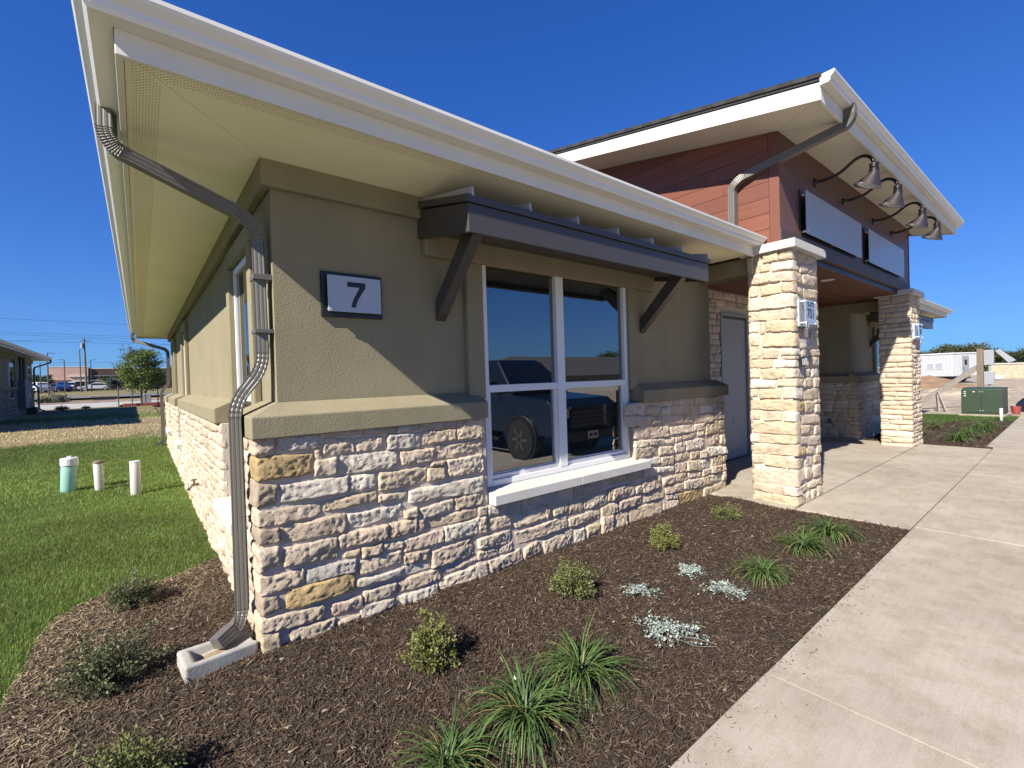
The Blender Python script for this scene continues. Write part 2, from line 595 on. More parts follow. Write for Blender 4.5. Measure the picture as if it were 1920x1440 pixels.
M['pole'] = mat('wood_pole', (0.18, 0.14, 0.10), 0.9, var=0.2, stretch=(4, 4, 1))
M['steel'] = mat('dark_steel_pole', (0.10, 0.095, 0.09), 0.5, var=0.05)
M['wire'] = mat('wire', (0.05, 0.06, 0.08), 0.6, var=0.05)
M['tyre'] = mat('tyre_rubber', (0.02, 0.02, 0.02), 0.85, var=0.2, bscale=60, bstr=0.3)
M['carglass'] = mat_glass('car_glass', (0.01, 0.012, 0.014), 1.6)
M['lamp'] = mat('lamp_lens', (0.7, 0.7, 0.72), 0.15, var=0.02)
M['redlamp'] = mat('red_lens', (0.35, 0.02, 0.02), 0.2, var=0.02)

# ------------------------------------------------------------------ stones
TINTS = {'': [(0.71, 0.59, 0.445), (0.68, 0.55, 0.415), (0.74, 0.625, 0.485), (0.66, 0.535, 0.39), (0.71, 0.57, 0.44)],
         'w': [(0.76, 0.68, 0.56), (0.74, 0.665, 0.55)], 'y': [(0.56, 0.41, 0.205)], 't': [(0.66, 0.535, 0.37), (0.66, 0.52, 0.37)],
         'd': [(0.52, 0.42, 0.31)], 'p': [(0.64, 0.525, 0.455)], 'g': [(0.62, 0.56, 0.49)], 'o': [(0.62, 0.54, 0.44)]}

def tint_of(flag, rd):
    for k in 'ydwtpg':
        if k in flag:
            return rd.choice(TINTS[k])
    return rd.choice(TINTS['']+TINTS['']+TINTS['t'][:1]+TINTS['w'][:1])

def stone_geo(q, seed, res=0.0095, nmax=34, prot=None, depth=0.05, rings=1, rough=1.0, grow=0.0):
    """rock-faced block over the quad q (four (u,v) corners, metres): returns (u,v,w) vertices and quads, w outwards"""
    rd = random.Random(seed)
    q = [Vector(p) for p in q]
    area = sum(q[i].x*q[(i+1) % 4].y-q[(i+1) % 4].x*q[i].y for i in range(4))
    if area < 0:
        q = q[::-1]
    c = sum(q, Vector((0, 0)))/4
    q = [p+Vector((math.copysign(grow, p.x-c.x), math.copysign(grow, p.y-c.y))) for p in q]
    # start at the lower-left corner
    k0 = min(range(4), key=lambda i: (q[i]-c).x+(q[i]-c).y)
    q = q[k0:]+q[:k0]
    w_ = ((q[1]-q[0]).length+(q[2]-q[3]).length)/2
    h_ = ((q[3]-q[0]).length+(q[2]-q[1]).length)/2
    nx = max(4, min(nmax, int(w_/res)))
    ny = max(4, min(max(4, nmax//2), int(h_/res)))
    def par(n):
        t = np.linspace(-1, 1, n+1)
        return np.sign(t)*np.abs(t)**0.8
    S, T = np.meshgrid(par(nx), par(ny))
    s, t = S.ravel(), T.ravel()
    a, b = (s+1)/2, (t+1)/2
    Q = [np.array(p) for p in q]
    P = np.outer((1-a)*(1-b), Q[0])+np.outer(a*(1-b), Q[1])+np.outer(a*b, Q[2])+np.outer((1-a)*b, Q[3])
    cc = P.mean(axis=0)
    # knocked-off corners and wavering edges
    cut = np.zeros(len(s))
    for sx in (-1, 1):
        for sy in (-1, 1):
            r = rd.uniform(0.0, 0.10)**1.2
            cut += r*np.clip((s*sx), 0, 1)**6*np.clip((t*sy), 0, 1)**6
    P = cc+(P-cc)*(1-cut)[:, None]
    n3 = np.column_stack([P*9, np.full(len(P), seed*0.37)])
    edge = np.maximum(np.abs(s), np.abs(t))**3
    P[:, 0] += 0.006*edge*noise(n3*2.2, 3)+0.003*edge*noise(n3*7, 31)
    P[:, 1] += 0.008*edge*noise(n3*1.6, 5)+0.003*edge*noise(n3*6, 32)
    # relief: a few chisel planes plus broken noise
    p0 = rd.uniform(0.010, 0.027) if prot is None else prot
    du, dv = P[:, 0]-cc[0], P[:, 1]-cc[1]
    pl = []
    for k in range(5):
        an = rd.uniform(0, 2*math.pi)
        g = rd.uniform(0.03, 0.21)
        pl.append(rd.uniform(0.002, 0.016)+g*(math.cos(an)*du*0.7+math.sin(an)*dv))
    fac = np.clip(np.min(pl, axis=0), -0.020, 0.014)
    n4 = np.column_stack([P, np.full(len(P), seed*0.71)])
    nb_ = noise(n4*[17, 25, 1], 11)
    rel = 0.0036*(1-2*np.abs(nb_))*np.sign(noise(n4*[6, 9, 1], 15)+0.2)+0.0050*noise(n4*[42, 52, 1], 12)+0.0068*noise(n4*[88, 98, 1], 13)
    d = np.minimum((1-np.abs(s))*w_/2, (1-np.abs(t))*h_/2)
    w = p0+(fac+rel)*rough*np.clip(d/0.006, 0.5, 1)-0.008*np.exp(-d/0.003)
    w = np.maximum(w, 0.002)
    V = np.column_stack([P, w])
    W = nx+1
    F = [(j*W+i, j*W+i+1, (j+1)*W+i+1, (j+1)*W+i) for j in range(ny) for i in range(nx)]
    ring = [i for i in range(nx+1)]+[j*W+nx for j in range(1, ny+1)]+[ny*W+i for i in range(nx-1, -1, -1)]+[j*W for j in range(ny-1, 0, -1)]
    nr = len(ring)
    base = V[ring]
    prev = ring
    for k in range(1, rings+1):
        off = len(V)
        R = base.copy()
        f = k/rings
        R[:, 2] = base[:, 2]*(1-f)-depth*f
        dirv = R[:, :2]-cc
        ln = np.linalg.norm(dirv, axis=1)[:, None]
        bul = 0.006*min(1, 4*f)
        R[:, :2] += dirv/ln*bul
        if rings > 1:
            nn = noise(np.column_stack([R[:, 0]*20, R[:, 1]*20, R[:, 2]*25+seed]), 21)
            R[:, :2] += dirv/ln*(0.009*nn)[:, None]
        V = np.vstack([V, R])
        cur = list(range(off, off+nr))
        F += [(prev[i], cur[i], cur[(i+1) % nr], prev[(i+1) % nr]) for i in range(nr)]
        prev = cur
    return V, F

def put(V, plane, base):
    """map (u,v,w) to the world: plane 'front' faces -y, 'left' faces -x, 'right' +x, 'back' +y"""
    u, v, w = V[:, 0], V[:, 1], V[:, 2]
    if plane == 'front':
        return np.column_stack([u, base-w, v]), False
    if plane == 'left':
        return np.column_stack([base-w, u, v]), True
    if plane == 'right':
        return np.column_stack([base+w, u, v]), False
    return np.column_stack([u, base+w, v]), True

def stone_object(q, flag, plane, base, seed, parent, **k):
    V, F = stone_geo(q, seed, **k)
    W, flip = put(V, plane, base)
    if flip:
        F = [f[::-1] for f in F]
    tn = np.array(tint_of(flag, random.Random(seed*3+1)))*random.Random(seed).uniform(0.92, 1.06)
    me = fast_mesh('stone', W, F, np.tile(tn, (len(W), 1)))
    return obj('stone', me, M['stone'], parent, smooth=False)

def stone_mass(name, items, parent, shade=(1, 1, 1)):
    """the stones too small to pick apart: one joined part"""
    Vs, Fs, Ts, off = [], [], [], 0
    for i, (q, plane, base, seed, kw) in enumerate(items):
        V, F = stone_geo(q, seed, **kw)
        W, flip = put(V, plane, base)
        F = np.array(F)
        if flip:
            F = F[:, ::-1]
        rd = random.Random(seed*5+2)
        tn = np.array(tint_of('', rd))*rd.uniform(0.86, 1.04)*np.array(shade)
        Vs.append(W)
        Fs.append(F+off)
        Ts.append(np.tile(tn, (len(W), 1)))
        off += len(W)
    me = fast_mesh(name, np.vstack(Vs), np.vstack(Fs), np.vstack(Ts))
    return obj(name, me, M['stone'], parent, smooth=True, kind='stuff')

def ashlar(u0, u1, v0, v1, seed, holes=(), hmin=0.065, hmax=0.135, wmin=0.12, wmax=0.42, gap=0.013):
    """random coursed rubble over a rectangle: list of quads"""
    rd = random.Random(seed)
    out, v = [], v0
    sh = [rd.uniform(0, 9) for _ in range(4)]
    def wob(u, k):
        return 0.010*math.sin(u*3.1+sh[0]+k*1.7)+0.006*math.sin(u*8.3+sh[1]+k*2.3)
    row = 0
    while v < v1-0.03:
        h = rd.uniform(hmin, hmax)
        if v+h > v1-0.045:
            h = v1-v
        u = u0
        while u < u1-0.02:
            w = rd.uniform(wmin, wmax)*(0.75+h*3)
            if u+w > u1-0.08:
                w = u1-u
            e0 = 0 if row == 0 else 1
            e1 = 0 if v+h >= v1-1e-6 else 1
            a, b = u+gap/2, u+w-gap/2
            parts = [(v, v+h)]
            if h > 0.105 and w < 0.3 and rd.random() < 0.35:
                m = v+h*rd.uniform(0.42, 0.58)
                parts = [(v, m), (m, v+h)]
            for i, (lo, hi) in enumerate(parts):
                l0 = e0 if lo == v else 0
                l1 = e1 if hi == v+h else 0
                q = [(a, lo+gap/2+l0*wob(a, row)), (b, lo+gap/2+l0*wob(b, row)), (b+rd.uniform(-.006, .006), hi-gap/2+l1*wob(b, row+1)), (a+rd.uniform(-.006, .006), hi-gap/2+l1*wob(a, row+1))]
                cu, cv = (a+b)/2, (lo+hi)/2
                clipped = False
                for (hu0, hu1, hv0, hv1) in holes:
                    if b > hu0 and a < hu1 and hi > hv0 and lo < hv1:
                        clipped = True
                        # trim against the opening
                        for (na, nb) in ((a, min(b, hu0-0.004)), (max(a, hu1+0.004), b)):
                            if nb-na > 0.05 and (hi > hv0+0.02 or True):
                                out.append([(na, q[0][1]), (nb, q[1][1]), (nb, q[2][1]), (na, q[3][1])])
                        if lo < hv0-0.045:
                            out.append([(max(a, hu0), q[0][1]), (min(b, hu1), q[1][1]), (min(b, hu1), hv0-0.006), (max(a, hu0), hv0-0.006)])
                        break
                if not clipped:
                    out.append(q)
            u += w
        v += h
        row += 1
    return [q for q in out if min(abs(q[1][0]-q[0][0]), abs(q[2][0]-q[3][0])) > 0.03 and min(q[3][1]-q[0][1], q[2][1]-q[1][1]) > 0.02]

# front stones as laid: four corners in millimetres (x z), flag after
FRONT = '''
17 1304 91 1299 88 1198 9 1208 c;115 1304 358 1292 363 1204 110 1219 g;13 1185 314 1177 302 1045 20 1051 cy;325 1195 357 1188 371 1134 336 1133
391 1258 569 1239 583 1157 379 1144;601 1243 790 1235 771 1147 596 1151;333 1122 460 1133 456 1024 317 1029;485 1136 889 1124 878 1000 473 1019
13 1039 100 1003 86 886 6 895 cd;121 1005 534 997 528 890 122 895 w;554 984 716 985 715 875 541 883;747 980 1120 970 1119 862 748 849
1130 956 1270 955 1274 862 1137 865;829 1243 1080 1233 1076 1126 822 1141 w;1105 1240 1388 1236 1381 1150 1105 1142;1406 1298 1666 1295 1651 1138 1397 1148
915 1108 1190 1103 1172 1008 935 1013;1198 1118 1651 1124 1646 1006 1198 1017;1302 997 1646 1002 1649 858 1316 869;1171 995 1286 999 1285 966 1156 975 d
974 811 1647 826 1642 690 975 730 w;661 1304 886 1301 884 1262 659 1269 p;905 1300 1068 1301 1067 1257 904 1257 g;1082 1306 1395 1303 1388 1246 1081 1268 p
406 1310 638 1305 637 1267 405 1274 p;371 850 727 861 731 795 375 786;741 823 958 817 959 770 743 781;4 859 356 855 348 773 13 765 c
525 737 911 733 925 653 530 633 w;936 675 1031 681 1029 615 941 628;1052 664 1348 687 1348 603 1095 594;1363 694 1633 685 1639 600 1376 598
1119 579 1638 572 1635 496 1117 503 t;1049 598 1091 586 1091 499 1039 508;825 610 1025 606 1018 501 812 510;464 612 802 609 793 512 465 523
112 741 511 750 504 625 114 646;10 754 98 744 105 659 9 659 cd;11 636 92 633 95 520 10 495 c;137 614 445 605 445 469 124 504
496 487 600 489 596 440 498 455;617 485 757 490 754 419 611 425;769 484 914 463 909 415 771 433;925 467 1251 472 1244 375 925 380
1267 481 1634 492 1664 355 1259 368 w;7 462 233 457 242 359 10 356 c;263 440 566 428 557 344 253 356 g;593 404 896 400 895 308 590 314
924 365 1122 351 1126 276 921 288;1150 327 1519 341 1522 202 1141 200;560 280 1126 263 1127 198 563 232 w;1232 155 1588 171 1604 149 1234 118
1218 93 1645 109 1654 -13 1197 21;142 337 557 338 553 230 119 224 y;8 344 75 328 91 249 6 237 cd;5 206 354 187 343 102 16 130 c
388 175 603 161 606 78 407 90;618 186 851 179 851 93 618 98;864 181 1214 180 1218 93 868 100;143 93 420 74 405 13 142 -18
3 130 77 107 87 -12 3 1 c;594 95 834 68 820 18 590 -3 w;433 42 593 42 580 -11 437 1;873 68 1180 66 1188 -28 917 -21
1584 568 1666 572 1667 501 1582 499;1679 570 1789 562 1786 469 1684 484;1803 574 2068 560 2053 443 1799 466 g;2138 554 2477 555 2472 444 2144 470 g
2494 552 2690 554 2685 444 2495 455;2714 562 3125 562 3120 449 2715 442 p;1678 450 1909 447 1919 345 1679 357;1965 424 2309 440 2325 324 1971 319
2319 427 2362 430 2390 318 2336 321;2415 399 2620 427 2627 324 2423 326;2642 411 2823 418 2836 297 2632 290;2848 413 3199 417 3194 295 2855 298
3220 431 3364 433 3359 308 3222 316;1581 478 1649 484 1662 354 1576 361;1575 319 1914 317 1900 203 1572 237;1969 275 2608 295 2609 180 1993 165
2630 250 3072 266 3080 160 2638 174;3112 267 3317 271 3312 155 3107 163;1570 209 1775 191 1777 140 1568 140;1788 188 1923 205 1921 139 1791 140
1661 107 2021 120 2036 11 1700 4;2060 110 2213 140 2271 40 2060 -3 t;2296 119 2690 137 2625 -3 2301 1;2713 115 2847 114 2849 8 2713 -34
2879 119 3079 126 3072 -21 2892 -20;3107 163 3284 152 3263 -4 3099 -10;1559 122 1648 111 1652 -3 1554 -2;3584 1289 3882 1293 3876 1168 3596 1184
3919 1301 4194 1299 4192 1254 3917 1267;3926 1244 4181 1239 4177 1152 3922 1160 t;4214 1301 4436 1298 4422 1227 4211 1234;4220 1219 4390 1214 4397 1142 4206 1144
4477 1299 4747 1302 4744 1233 4474 1237;4432 1224 4692 1219 4688 1130 4428 1140;4714 1218 5076 1201 5071 1103 4709 1116 t;4780 1295 4916 1296 4924 1226 4777 1226
4951 1302 5251 1299 5258 1206 4959 1218;5288 1293 5570 1292 5565 1192 5271 1202;5099 1185 5408 1176 5416 1085 5094 1095;5443 1114 5721 1106 5715 987 5462 981
5448 1199 5726 1199 5722 1117 5457 1124;3578 1164 3986 1142 3982 1056 3590 1059;4013 1129 4206 1127 4201 1037 4009 1048;4225 1117 4693 1100 4688 996 4240 1012
4715 1099 4941 1090 4925 994 4710 1000 t;4964 1080 5428 1066 5422 958 4958 973;3718 1031 4360 995 4353 864 3721 908;4389 970 4923 969 4930 877 4395 882
4958 958 5196 955 5180 878 4953 875;5221 953 5727 960 5731 780 5226 804 t;4497 837 4637 840 4634 787 4505 778;4659 844 4999 858 4997 809 4667 795
5023 862 5192 871 5177 803 5020 807;3729 876 3945 868 3942 797 3717 813;3973 865 4272 855 4259 783 3980 815;4302 852 4476 839 4473 770 4299 789
4494 767 4721 766 4704 648 4499 656;4743 763 5211 762 5205 636 4749 654;5237 791 5570 776 5576 645 5243 663;5609 759 5716 748 5723 615 5603 642
3717 802 4130 775 4126 675 3720 695;4159 760 4420 747 4436 658 4164 670;4487 628 4804 630 4810 538 4483 547;4837 619 5034 607 5030 521 4844 533
5058 598 5228 602 5223 508 5065 510;5266 623 5482 616 5477 500 5260 503;5521 601 5640 594 5648 491 5503 503;5667 588 5748 578 5744 492 5662 503
3772 667 3880 663 3876 566 3768 582;3898 650 4163 648 4179 567 3895 579 w;4202 631 4456 632 4462 538 4198 541;4482 518 4719 508 4725 394 4487 412
4764 508 5064 491 5082 364 4758 394;5100 486 5322 482 5315 355 5082 364 w;5360 490 5647 472 5628 362 5354 369;5666 463 5756 461 5737 373 5661 373
3830 551 4090 540 4095 444 3825 460;4109 526 4449 499 4447 447 4116 469;4476 391 4735 374 4731 285 4471 298;4768 363 5092 338 5101 274 4776 301
5117 347 5315 342 5311 266 5125 270;5341 364 5627 349 5623 257 5336 275;5654 348 5736 344 5731 254 5650 260;4230 389 4455 388 4450 296 4226 310
3805 404 4153 424 4147 301 3808 284;5125 258 5310 254 5304 140 5131 150 t;5335 252 5621 234 5617 140 5331 161;5649 240 5744 239 5739 133 5643 135
4265 281 4641 264 4658 165 4271 200;4675 276 4842 266 4837 158 4681 179;4866 269 5112 247 5106 136 4860 160;3276 422 3656 429 3667 299 3271 312
3680 382 3777 381 3782 300 3685 307;3817 272 4243 251 4249 159 3822 179;4280 170 4507 157 4514 97 4287 123;4538 151 5106 123 5086 -23 4552 -16 y
5141 104 5709 98 5718 -3 5123 -24 t;3397 277 3790 266 3795 179 3401 174;3269 272 3373 272 3368 170 3265 172;3583 157 4178 121 4180 -32 3584 -22
4227 112 4524 72 4518 -44 4220 -29;3287 147 3532 142 3542 -12 3280 -24;3282 567 3543 573 3539 480 3278 472;3559 550 3802 544 3799 469 3564 475
'''
PIERL = '''
-594 2970 -668 2994 -653 2817 -579 2819;-514 3011 -589 3012 -579 2819 -515 2814;-697 3040 -859 3031 -861 2911 -700 2923 t;-891 3046 -994 3027 -992 2977 -884 2985
-879 2981 -992 2966 -986 2912 -872 2920;-665 2890 -770 2897 -763 2818 -664 2814;-792 2904 -1016 2883 -1009 2791 -795 2800 w;-527 2800 -885 2776 -882 2669 -524 2682
-905 2767 -1028 2759 -1031 2653 -903 2666;-523 2658 -632 2645 -629 2534 -520 2534;-654 2647 -887 2635 -885 2533 -662 2523 t;-902 2632 -1005 2636 -1003 2525 -900 2531 t
-520 2510 -1002 2497 -989 2354 -516 2367 wo;-521 2337 -864 2332 -846 2221 -519 2236;-875 2319 -1009 2324 -1006 2213 -872 2223;-519 2218 -621 2212 -619 2095 -516 2093 w
-649 2203 -705 2203 -702 2075 -652 2068;-722 2212 -1006 2196 -1013 2067 -719 2085 t;-515 2069 -629 2064 -626 1929 -512 1932;-674 2054 -1003 2035 -1000 1896 -670 1909 t
-517 1920 -648 1904 -645 1775 -519 1770;-670 1879 -838 1874 -831 1765 -667 1768;-875 1871 -1009 1867 -1018 1800 -874 1797 w;-884 1788 -1017 1780 -1017 1744 -883 1751
-519 1746 -776 1745 -774 1659 -517 1657 t;-809 1744 -1016 1733 -1015 1650 -807 1652;-519 1645 -632 1641 -623 1537 -516 1533;-649 1634 -885 1632 -883 1526 -658 1518 t
-902 1631 -992 1628 -990 1529 -899 1525;-522 1514 -805 1497 -803 1414 -519 1402 w;-828 1509 -1011 1511 -1009 1430 -826 1431;-519 1390 -591 1390 -589 1310 -511 1303
-620 1384 -858 1390 -856 1289 -623 1280 t;-886 1407 -998 1413 -996 1291 -889 1289 w;-516 1259 -1006 1262 -1003 1140 -513 1147 t;-513 1129 -614 1132 -611 1028 -510 1023
-666 1116 -863 1123 -861 1022 -669 1012;-896 1124 -1003 1128 -1000 1018 -894 1018 w;-515 992 -1000 1006 -997 860 -518 855 t;-506 835 -607 837 -599 744 -503 741
-619 838 -997 854 -1000 750 -616 739 t;-514 699 -1000 738 -1002 610 -518 599;-518 581 -648 589 -640 496 -515 487;-665 591 -901 593 -892 462 -668 469 t
-921 554 -1007 564 -1005 471 -925 460;-520 412 -999 452 -1000 254 -522 250;-509 223 -844 240 -842 144 -507 142;-860 231 -994 230 -992 147 -858 141
-513 124 -997 131 -1005 21 -516 6 t
'''
PIERF = '''
5369 2989 5543 3020 5537 2924 5321 2894;5556 2994 5782 3010 5778 2934 5551 2914;5813 3003 6203 3010 6200 2954 5808 2926;5390 2881 5624 2901 5602 2790 5384 2775
5653 2888 5901 2903 5895 2808 5662 2786;5917 2905 6081 2933 6091 2820 5927 2800;6105 2942 6233 2947 6207 2797 6104 2815;5425 2752 5691 2761 5699 2658 5419 2651 t
5737 2772 6223 2780 6214 2639 5729 2649;5360 2616 5517 2605 5483 2511 5354 2510;5788 2603 6212 2615 6204 2492 5781 2492 t;5531 2595 5757 2594 5752 2513 5541 2517
5423 2472 5599 2488 5590 2350 5415 2349;6068 2469 6220 2469 6224 2273 6072 2264;5626 2444 6041 2454 6045 2359 5620 2341;5371 2318 5589 2321 5583 2224 5364 2214
5633 2319 6034 2346 6038 2250 5628 2227;5435 2199 5611 2203 5622 2129 5430 2120;5657 2211 6027 2232 6021 2141 5652 2125;6054 2239 6205 2235 6199 2143 6064 2143
5429 2103 5666 2119 5676 2033 5438 2019;5915 2107 6215 2120 6210 2040 5911 2030;5696 2109 5884 2112 5879 2035 5707 2029;5423 2002 5569 2007 5533 1892 5416 1879
5599 2008 6040 2010 6031 1878 5561 1870;6089 2012 6225 2016 6218 1905 6098 1891;5372 1861 5605 1859 5586 1790 5368 1794 w;5666 1866 5883 1852 5863 1781 5676 1779
5899 1852 6233 1863 6228 1795 5911 1781;5423 1755 5645 1768 5638 1658 5416 1654;5674 1751 5878 1763 5871 1657 5668 1652;5894 1763 6227 1771 6220 1660 5903 1657
5312 1622 5693 1629 5671 1521 5306 1524;5757 1622 5938 1614 5932 1522 5768 1531;5989 1620 6217 1630 6210 1522 5983 1527;5394 1510 5670 1509 5665 1420 5389 1429
5718 1508 6016 1507 6009 1395 5695 1401;6051 1513 6209 1509 6201 1388 6061 1393;5328 1408 5632 1403 5624 1266 5320 1276 w;5678 1383 6200 1369 6191 1236 5670 1251 t
5347 1234 5429 1247 5422 1136 5336 1142;5467 1239 5685 1232 5661 1102 5445 1111 y;5733 1230 6033 1219 6025 1095 5740 1090;6068 1230 6209 1229 6206 1178 6065 1192
6064 1167 6205 1165 6199 1070 6058 1080;5354 1094 5565 1073 5545 1003 5350 1025 w;5611 1063 6215 1050 6190 931 5637 966;5435 948 5541 944 5535 838 5429 849
5573 947 6014 921 5989 804 5567 847;6047 905 6206 904 6199 790 6041 805;5339 852 5443 830 5437 743 5333 749;5472 821 5722 801 5701 719 5468 745 w
5771 796 6215 762 6190 657 5748 695;5341 731 5521 715 5504 587 5340 615;5542 695 5699 683 5693 587 5551 599 y;5731 679 6031 656 6025 556 5742 592
6083 650 6225 640 6219 544 6095 554;5361 571 5676 565 5653 459 5361 478;5708 561 5938 543 5930 413 5699 429 w;5990 542 6182 530 6176 435 6001 447 t
5449 442 5652 436 5610 274 5424 281;5683 431 5912 397 5887 265 5675 299;5947 405 6210 405 6200 253 5956 279;5341 243 5736 229 5731 151 5348 155
5785 233 6004 234 5999 147 5781 172;6038 216 6216 225 6211 149 6052 163;5355 130 5680 117 5674 22 5363 18;5713 124 5844 112 5838 27 5707 28
5878 131 6032 129 6025 17 5872 21;6068 135 6228 133 6221 19 6060 17
'''


def table(txt):
    out = []
    for item in txt.replace('\n', ';').split(';'):
        t = item.split()
        if len(t) >= 8:
            v = [int(a)/1000 for a in t[:8]]
            out.append(([(v[i], v[i+1]) for i in (0, 2, 4, 6)], t[8] if len(t) > 8 else ''))
    return out

# ------------------------------------------------------------------ ground heights
_HY = [(-3.35, 0.0), (0, 0.0), (6, 0.0), (12.4, 0.12), (20, 0.42), (33, 0.56), (50, 0.62), (56, 0.74), (66, 1.02), (80, 1.42), (100, 1.80), (112, 1.98), (2000, 2.0)]
def hgt(x, y):
    x = np.asarray(x, float)
    y = np.asarray(y, float)
    b = np.interp(y, [p[0] for p in _HY], [p[1] for p in _HY])
    return b*np.clip((28-x)/20, 0, 1)

def hz(x, y):
    return float(hgt(x, y))

def sheet(name, xs, ys, dz, m, parent=None, kind='structure', amp=0.0, tintf=None, inside=None, sc=4.0):
    X, Y = np.meshgrid(xs, ys)
    x, y = X.ravel(), Y.ravel()
    z = hgt(x, y)+dz
    if amp:
        z = z+amp*noise(np.column_stack([x*sc, y*sc, 0*x]), 4)+amp*0.5*noise(np.column_stack([x*sc*2.7, y*sc*2.7, 0*x]), 6)
    V = np.column_stack([x, y, z])
    nx = len(xs)
    I = np.arange(len(ys)-1)[:, None]*nx+np.arange(nx-1)[None, :]
    I = I.ravel()
    F = np.column_stack([I, I+1, I+nx+1, I+nx])
    if inside is not None:
        cx, cy = V[F].mean(axis=1)[:, 0], V[F].mean(axis=1)[:, 1]
        F = F[inside(cx, cy)]
        used = np.unique(F)
        mp = -np.ones(len(V), int)
        mp[used] = np.arange(len(used))
        V, F = V[used], mp[F]
        x, y = V[:, 0], V[:, 1]
    me = fast_mesh(name, V, F, tintf(x, y) if tintf else None)
    return obj(name, me, m, parent, smooth=True, kind=kind)

def in_poly(px, py, poly):
    px, py = np.asarray(px), np.asarray(py)
    r = np.zeros(len(px), bool)
    n = len(poly)
    for i in range(n):
        x0, y0 = poly[i]
        x1, y1 = poly[(i+1) % n]
        if y0 == y1:
            continue
        c = ((y0 > py) != (y1 > py)) & (px < (x1-x0)*(py-y0)/(y1-y0)+x0)
        r ^= c
    return r

# far terrain: one sheet out to the horizon
xs = np.unique(np.concatenate([np.linspace(-900, -40, 12), np.linspace(-40, 60, 41), np.linspace(60, 900, 12)]))
ys = np.unique(np.concatenate([np.linspace(-900, -40, 10), np.linspace(-40, -3.5, 10), np.linspace(-3.4, 0, 3), np.linspace(0, 130, 66), np.linspace(130, 1200, 10)]))
def dry_tint(x, y):
    n = noise(np.column_stack([x*0.06, y*0.2, 0*x]), 8)
    a, b = np.array((0.30, 0.25, 0.135)), np.array((0.22, 0.205, 0.10))
    return a+(b-a)*np.clip(n*0.7+0.5, 0, 1)[:, None]
sheet('ground', xs, ys, -0.20, M['lawn'], tintf=dry_tint)

def lawn_tint(x, y):
    n = noise(np.column_stack([x*0.5, y*0.5, 0*x]), 9)+0.5*noise(np.column_stack([x*1.7, y*1.7, 0*x]), 10)
    k = np.clip((y+n*1.2-(14.2+0.35*(x+1)))/1.6, 0, 1)*np.clip((23.5-y-n)/1.5, 0.25, 1)
    k = np.maximum(k, np.clip((y-24.5)/4, 0, 0.7))
    g, s = np.array((0.092, 0.132, 0.030)), np.array((0.33, 0.262, 0.150))
    return g*(1+0.30*n)[:, None]+(s-g)*k[:, None]
sheet('lawn', np.linspace(-16, 0.12, 80), np.linspace(-2.4, 36, 150), -0.012, M['lawn'], tintf=lawn_tint)

MULCH = [(0.12, 2.12), (-0.07, 2.06), (-0.28, 1.90), (-0.46, 1.80), (-0.63, 1.80), (-0.80, 1.82), (-0.95, 1.72), (-1.07, 1.54), (-1.11, 1.25), (-1.11, 0.98), (-1.13, 0.70), (-1.16, 0.46), (-1.22, 0.1), (-1.34, -0.4), (-1.55, -1.0), (-1.7, -2.035), (5.29, -2.035), (5.33, 0.06), (0.12, 0.06)]
def in_mulch(x, y):
    return in_poly(x, y, MULCH)
sheet('mulch_bed', np.linspace(-1.8, 5.33, 240), np.linspace(-2.04, 2.12, 140), 0.004, M['mulch'], amp=0.012, inside=in_mulch, sc=3.0)
MULCH2 = [(11.82, -1.06), (11.82, -2.0), (12.75, -2.0), (12.75, -1.93), (18.2, -1.93), (18.3, -1.5), (17.6, -0.8), (15, -0.5), (13, 0.06), (11.8, 0.06)]
sheet('mulch_bed', np.linspace(11.78, 18.4, 70), np.linspace(-2.02, 0.08, 30), 0.006, M['mulch'], amp=0.012, inside=lambda x, y: in_poly(x, y, MULCH2), sc=3.0)
sheet('lawn', np.linspace(15.5, 20.2, 24), np.linspace(-1.92, 1.2, 20), -0.012, M['lawn'], tintf=lambda x, y: np.tile((0.080, 0.130, 0.026), (len(x), 1)))

# sidewalk slabs, porch slabs
def slab(name, parent, x0, x1, y0, y1, top, m, bev=0.004):
    return box(name, m, parent, x0, x1, y0, y1, top-0.12, top, bevel=bev)
walk = MB()
walk.box(-8.02, 40.02, -3.30, -2.052, -0.16, -0.075)
walk = walk.build('sidewalk', M['joint'], kind='structure')
joints = [-8.0, -4.8, -1.42, 1.99, 5.40, 8.82, 12.2, 15.6, 19.0, 22.4, 26, 31, 40]
for i in range(len(joints)-1):
    y1 = -2.046 if joints[i] < 12 else -1.93
    slab('slab', walk, joints[i]+0.004, joints[i+1]-0.004, -3.28, y1, 0.022+0.002*((i*7) % 3), M['walk'])
porch = box('porch_floor', M['joint'], None, 5.42, 11.78, -2.02, 0.80, -0.16, -0.085, kind='structure')
slab('slab', porch, 5.285, 11.80, -2.036, -1.026, 0.024, M['walk'])
slab('slab', porch, 5.30, 11.80, -1.012, 0.86, 0.026, M['walk'])
# kerb and parking lot behind the photographer
sheet('parking_lot', np.linspace(-40, 70, 23), np.linspace(-60, -3.42, 12), -0.145, M['lot'])
kb = MB().box(-40, 70, -3.44, -3.29, -0.16, 0.012).build('kerb', M['walk'], kind='structure', bevel=0.02)

# ------------------------------------------------------------------ the office building
XM = 17.48                                   # the right wing mirrors the left one about x = XM/2
B = thing('office_building', 'olive stucco and pale limestone office with brown clad portico and cream eaves', 'building')

class Mir(MB):
    """MB that can mirror what it holds in x"""
    def mirrored(self):
        o = MB()
        o.v = [(XM-v[0], v[1], v[2]) for v in self.v]
        o.f = [f[::-1] for f in self.f]
        return o

